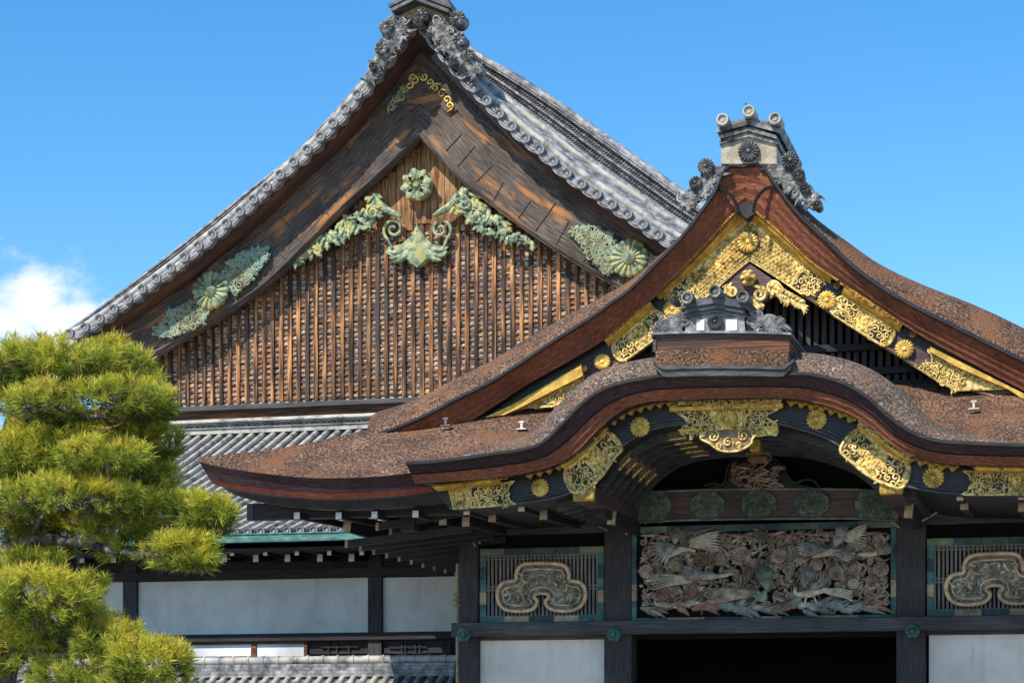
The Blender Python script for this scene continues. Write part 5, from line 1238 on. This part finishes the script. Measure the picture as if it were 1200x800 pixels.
for i in range(60):            # rocks and water swirling along the foot
    f = i/59; u = 751+f*274; v = gq.uniform(708, 715); x, z = cw(u, v)
    t = 'carved_red' if f < .32 or .5 < f < .62 or f > .9 else 'carved_blue'; t = gq.choices([t, 'carved_green', 'carved_cream'], (6, 2, 1))[0]
    lay_[t].leaf(x, z, Yc-.05, gq.uniform(.3, .5), gq.uniform(.09, .15), gq.uniform(-.5, .6), gq.uniform(-.8, .8), .07, 7, 1)
for i in range(26):
    x, z = cw(751+i*10.6, 626+gq.uniform(-1, 3)); lay_['carved_red' if i % 2 else 'carved'].leaf(x, z, Yc-.02, .42, .07, gq.uniform(-.15, .15), gq.uniform(-.3, .3), .05, 6)
build_many('peony_relief', list(lay_.items()), cpn)
M['carved_wing'] = mat('carved_wing', [(.12, .11, .10), (.27, .26, .235), (.44, .42, .37)], 8, rough=.75, bump=.5, bscale=30, dirt=.4, dscale=3)
def bird(body, wings, tail, head, mt, wmt, tmt, legs=()):
    "relief bird: body curve with radii, fanned feather wings, streaming tail, necked head with beak"
    Yq = Yc-.12; mb_ = MB(); P_ = [Vector((*cw(*T(x, y)), 0)) for x, y, r in body]; P_ = [Vector((p.x, Yq, p.y)) for p in P_]
    rr = [r*.27*k4 for _, _, r in body]; q = cr(P_, 18); rad = [rr[min(int(i/18*(len(rr)-1)), len(rr)-2)]*(1-(i/18*(len(rr)-1)) % 1)+rr[min(int(i/18*(len(rr)-1))+1, len(rr)-1)]*((i/18*(len(rr)-1)) % 1) for i in range(19)]
    mb_.tube(q, rad, 10, .6); bo = mb_.build('carved_bird', M[mt], cpn, smooth=True)
    m = MB()
    for (x0, y0, a0, a1, L, n_) in wings:
        for i in range(n_):
            a = a0+(a1-a0)*i/(n_-1); x, z = cw(*T(x0+i*1.2, y0)); LL = L*.27*k4*(1-.25*abs(i/(n_-1)-.4)); m.leaf(x, z, Yq-.05-.006*i, LL, LL*.17, a, .25, .05, 6)
        for i in range(n_):
            a = a0+(a1-a0)*i/(n_-1); x, z = cw(*T(x0, y0)); m.leaf(x, z, Yq-.10-.004*i, L*.27*k4*.5, L*.27*k4*.13, a, .2, .04, 5)
    m.build('wing', M[wmt], bo, smooth='auto')
    m = MB()
    for (x0, y0, x1, y1, n_, sp) in tail:
        for i in range(n_):
            f = i-(n_-1)/2; A_ = T(x0, y0+f*sp*.25); B_ = T(x1, y1+f*sp); pts = []
            for j in range(13):
                t = j/12; u = A_[0]+(B_[0]-A_[0])*t; v = A_[1]+(B_[1]-A_[1])*t+math.sin(t*9+i)*1.1*t; x, z = cw(u, v); pts.append(Vector((x, Yq-.03, z)))
            m.tube(pts, [.03]*4+[.026]*5+[.018]*3+[.006], 5, .7)
    if m.v: m.build('tail_plume', M[tmt], bo, smooth=True)
    m = MB(); hx, hy, r, ba = head; x, z = cw(*T(hx, hy)); m.blob((x, Yq-.06, z), r*.27*k4*1.2, .06, r*.27*k4, ba, 10, 7)
    m.leaf(x+math.cos(ba)*r*.27*k4, z+math.sin(ba)*r*.27*k4, Yq-.06, r*.27*k4*2, r*.27*k4*.7, ba, -.3*(1 if math.cos(ba) > 0 else -1), .04, 4)
    m.build('head', M[mt], bo, smooth=True)
    if legs:
        m = MB()
        for x0, y0, x1, y1 in legs: a_, b_ = cw(*T(x0, y0)), cw(*T(x1, y1)); m.tube([Vector((a_[0], Yq, a_[1])), Vector((b_[0], Yq, b_[1]))], .016, 5)
        m.build('leg', M['carved_cream'], bo)
bird([(170, 150, 8), (195, 165, 16), (235, 150, 16), (275, 148, 8), (300, 158, 5)], [(205, 130, 2.9, 4.1, 120, 8), (215, 125, 1.0, 1.9, 75, 6)], [(275, 120, 405, 110, 9, 12)], (190, 178, 9, -2.0), 'carved_cream', 'carved_wing', 'carved_cream')
bird([(245, 262, 10), (300, 262, 18), (360, 268, 18), (420, 266, 9), (455, 255, 7)], [(330, 250, 2.7, 3.5, 100, 7), (350, 262, -3.3, -2.9, 90, 5)], [(290, 280, 110, 292, 7, 11)], (462, 258, 8, -.4), 'carved_cream', 'carved_wing', 'carved_cream')
bird([(500, 340, 10), (560, 345, 18), (590, 370, 20), (600, 330, 10), (590, 355, 7)], [(610, 330, 1.2, 2.1, 110, 7)], [(560, 345, 350, 355, 9, 9)], (560, 352, 8, 3.3), 'carved_green', 'carved_green', 'carved')
bird([(730, 315, 6), (735, 345, 10), (790, 345, 18), (840, 335, 12), (880, 330, 6)], [(770, 320, .9, 1.7, 95, 7), (800, 325, .2, .8, 80, 6)], [(850, 330, 980, 352, 6, 9)], (712, 290, 8, 2.6), 'carved_cream', 'carved_wing', 'carved_cream', ((780, 360, 770, 390), (810, 355, 825, 390)))
bird([(800, 182, 7), (850, 165, 17), (900, 160, 18), (950, 160, 10), (985, 175, 6)], [(860, 150, 2.7, 3.3, 130, 7), (900, 140, .7, 1.4, 110, 7), (900, 170, -.6, .1, 90, 6)], [(945, 95, 1040, 85, 9, 13)], (775, 172, 9, 2.8), 'carved_cream', 'carved_wing', 'carved_cream')
bird([(1000, 170, 6), (1040, 172, 12), (1085, 165, 8)], [(1090, 170, .0, .8, 70, 6)], [], (985, 168, 7, 3.0), 'carved_cream', 'carved_wing', 'carved_cream')

# ================================================================ PINE
pine = thing('pine_tree', 'cloud-pruned pine with bright yellow-green needle pads and a dark trunk', 'pine tree')
def leafmat(name, cols):
    m = bpy.data.materials.new(name); m.use_nodes = True; t = m.node_tree; b = t.nodes['Principled BSDF']; b.inputs['Roughness'].default_value = .5; b.inputs['Specular IOR Level'].default_value = .35
    a = nn(t, 'ShaderNodeTexCoord'); r = nn(t, 'ShaderNodeValToRGB')
    while len(r.color_ramp.elements) < len(cols): r.color_ramp.elements.new(.5)
    for i, c in enumerate(cols): r.color_ramp.elements[i].position = i/(len(cols)-1); r.color_ramp.elements[i].color = (*c, 1)
    s_ = nn(t, 'ShaderNodeSeparateXYZ'); t.links.new(a.outputs['UV'], s_.inputs[0]); t.links.new(s_.outputs[0], r.inputs[0])
    t.links.new(r.outputs[0], b.inputs['Base Color'])
    tr = nn(t, 'ShaderNodeBsdfTranslucent'); t.links.new(r.outputs[0], tr.inputs[0]); mxs = nn(t, 'ShaderNodeMixShader'); mxs.inputs[0].default_value = .35
    t.links.new(b.outputs[0], mxs.inputs[1]); t.links.new(tr.outputs[0], mxs.inputs[2]); t.links.new(mxs.outputs[0], t.nodes['Material Output'].inputs[0])
    return m
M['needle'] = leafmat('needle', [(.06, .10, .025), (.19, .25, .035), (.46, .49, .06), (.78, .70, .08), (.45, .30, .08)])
M['pine_bark'] = mat('pine_bark', [(.02, .016, .014), (.07, .055, .045), (.18, .15, .13), (.32, .29, .26)], 6, (1, 1, .5), .9, bump=1, bscale=9, dist=.05, dirt=.3, contrast=(.35, .68))
YT = -15.0
kk = (YT-CAMY)/2560
pads = [ # u, v, half-width px, half-height px, depth offset m, tufts
 (70, 424, 95, 26, 0, 340), (135, 420, 42, 22, .4, 120), (20, 420, 60, 25, .3, 160), (95, 470, 105, 25, -.2, 380), (170, 474, 34, 26, 0, 120), (15, 475, 60, 28, .5, 170), (60, 520, 95, 26, .2, 300), (120, 535, 60, 22, -.4, 190),
 (20, 535, 60, 30, 0, 200), (70, 585, 100, 26, -.2, 340), (150, 592, 42, 22, 0, 130), (30, 610, 60, 26, .4, 170), (160, 545, 42, 38, .8, 110), (232, 600, 38, 22, 0, 130), (262, 604, 14, 10, 0, 25), (135, 618, 62, 22, .3, 130),
 (210, 648, 44, 24, -.1, 170), (150, 642, 42, 22, .3, 110), (232, 660, 22, 13, -.1, 45), (60, 640, 40, 18, .6, 60), (45, 700, 70, 38, -.4, 330), (85, 720, 40, 28, -.2, 120), (20, 760, 60, 40, 0, 240), (130, 752, 42, 26, -.2, 140), (105, 790, 75, 32, 0, 260), (175, 775, 50, 32, -.5, 240), (165, 810, 65, 22, -.3, 160), (110, 690, 22, 20, .3, 30), (205, 598, 26, 18, .2, 70), (195, 585, 34, 20, .5, 80), (185, 520, 30, 30, .5, 90), (150, 505, 45, 24, .3, 120), (180, 560, 30, 24, .4, 90), (200, 615, 45, 18, .4, 110), (110, 560, 70, 26, .3, 200), (60, 450, 90, 22, .4, 200), (130, 448, 60, 18, .5, 110), (100, 500, 90, 20, .5, 180), (50, 560, 80, 24, .6, 180), (250, 612, 24, 20, .1, 60), (80, 610, 70, 16, .6, 110), (60, 735, 90, 34, .5, 220), (30, 660, 50, 22, .2, 110),
 (-40, 440, 60, 50, .2, 160), (-50, 560, 70, 80, .2, 300), (-50, 720, 70, 80, .2, 300)]
fo = MB(); gq = random.Random(4); tw_ = MB()
def tuft(c, d, L, cnt, hue):
    a = d.orthogonal().normalized(); b = d.cross(a)
    vs = []; fs = []; uv = []
    for i in range(cnt):
        an = gq.uniform(0, 2*PI); op = gq.uniform(.25, 1.15); al = gq.uniform(-.05, .07)
        nd = (d*math.cos(op)+(a*math.cos(an)+b*math.sin(an))*math.sin(op)).normalized(); p = c+d*al; sd = nd.cross(Vector((gq.uniform(-1, 1), gq.uniform(-1, 1), gq.uniform(-1, 1)))).normalized()*.0038
        l = L*gq.uniform(.7, 1.1); k = len(vs); mid_ = p+nd*l*.5-Vector((0, 0, .004)); e = p+nd*l-Vector((0, 0, .012))
        vs += [p-sd, p+sd, mid_+sd, mid_-sd, e]; fs += [(k, k+1, k+2, k+3), (k+3, k+2, k+4)]
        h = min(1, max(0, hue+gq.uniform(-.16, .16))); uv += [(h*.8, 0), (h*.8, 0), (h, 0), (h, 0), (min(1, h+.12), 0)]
    fo.add(vs, fs, uv)
for (u, v, hw, hh, dy, cnt) in pads:
    c0 = W(u, v, YT+dy); rx, rz, ry = hw*kk, hh*kk, hw*kk*.6
    cnt = int(cnt*1.5); rx *= 1.1; rz *= .95
    for i in range(cnt):
        while True:
            q = Vector((gq.uniform(-1, 1), gq.uniform(-1, 1), gq.uniform(-1, 1)))
            if .2 < q.length < 1: break
        if noise.noise(Vector((q.x*rx*2.6+u, q.y*2, q.z*rz*4+v))) < -.11: continue       # gaps in the pad
        q = q.normalized()*q.length**.62*gq.uniform(.85, 1.12)
        p = c0+Vector((q.x*rx, q.y*ry, q.z*rz)); d = Vector((q.x*.5+gq.uniform(-.4, .4), q.y*.5+gq.uniform(-.5, .3), .75+q.z*.4)).normalized()
        if q.z < -.2: d = Vector((q.x, q.y, .25)).normalized()
        hue = .46+.34*q.z+gq.uniform(-.15, .2)+.25*noise.noise(p*1.7)  # paler upwards, darker below: pad shading put into the needle colour
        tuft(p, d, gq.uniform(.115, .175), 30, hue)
        if i % 5 == 0: tw_.tube([p, p-d*.12+Vector((0, 0, -.02)), p.lerp(c0-Vector((0, 0, rz*.4)), .45)], [.006, .009, .014], 4)
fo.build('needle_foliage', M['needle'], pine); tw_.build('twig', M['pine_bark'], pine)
def limb(name, pts, r0, r1, n=26):
    P_ = [W(u, v, YT+dy) for u, v, dy in pts]; c = cr(P_, n); g_ = random.Random(int(pts[0][0]+pts[-1][1]))
    c = [p+Vector((g_.uniform(-1, 1), g_.uniform(-1, 1), g_.uniform(-1, 1)))*r0*.18 for p in c]
    m = MB(); m.tube(c, [(r0+(r1-r0)*i/n)*(1+g_.uniform(-.08, .12)) for i in range(n+1)], 10); return m.build(name, M['pine_bark'], pine, smooth=True)
base = W(-10, 700, YT+.6)
m = MB(); c = cr([Vector((base.x-.3, base.y, -.05)), Vector((base.x-.1, base.y, 1.2)), W(8, 760, YT+.6), W(12, 650, YT+.6), W(22, 590, YT+.6), W(8, 520, YT+.5), W(25, 460, YT+.4), W(40, 430, YT+.3)], 40)
m.tube(c, [.26-.0052*i for i in range(41)], 12); m.build('trunk', M['pine_bark'], pine, smooth=True)
for pts, a, b in (([(15, 632, .6), (45, 632, .3), (90, 634, .2), (130, 644, .1), (190, 650, 0), (230, 640, 0)], .085, .02), ([(18, 600, .6), (80, 610, .3), (160, 605, 0), (240, 605, 0)], .06, .015), ([(15, 560, .5), (60, 552, .3), (120, 548, .1), (170, 560, .2)], .055, .015),
                  ([(12, 500, .5), (50, 492, .2), (110, 505, 0), (150, 495, 0)], .06, .015), ([(20, 460, .4), (50, 438, .2), (72, 452, -.1), (95, 438, -.1), (110, 428, 0)], .05, .012), ([(10, 500, .4), (60, 482, -.3), (130, 490, -.2), (190, 480, 0)], .045, .012), ([(30, 450, .3), (20, 438, 0), (8, 425, 0)], .04, .01),
                  ([(10, 740, .6), (50, 742, .2), (100, 762, 0), (180, 790, -.2)], .08, .02), ([(8, 720, .6), (40, 715, 0), (80, 705, -.2)], .06, .02), ([(88, 636, .2), (92, 655, .2), (90, 670, .2), (96, 690, .2)], .02, .01), ([(30, 640, .4), (60, 590, 0), (90, 590, -.1), (130, 596, -.1)], .045, .012), ([(180, 640, .1), (160, 600, .4), (165, 560, .6)], .03, .01)):
    limb('branch', pts, a, b)
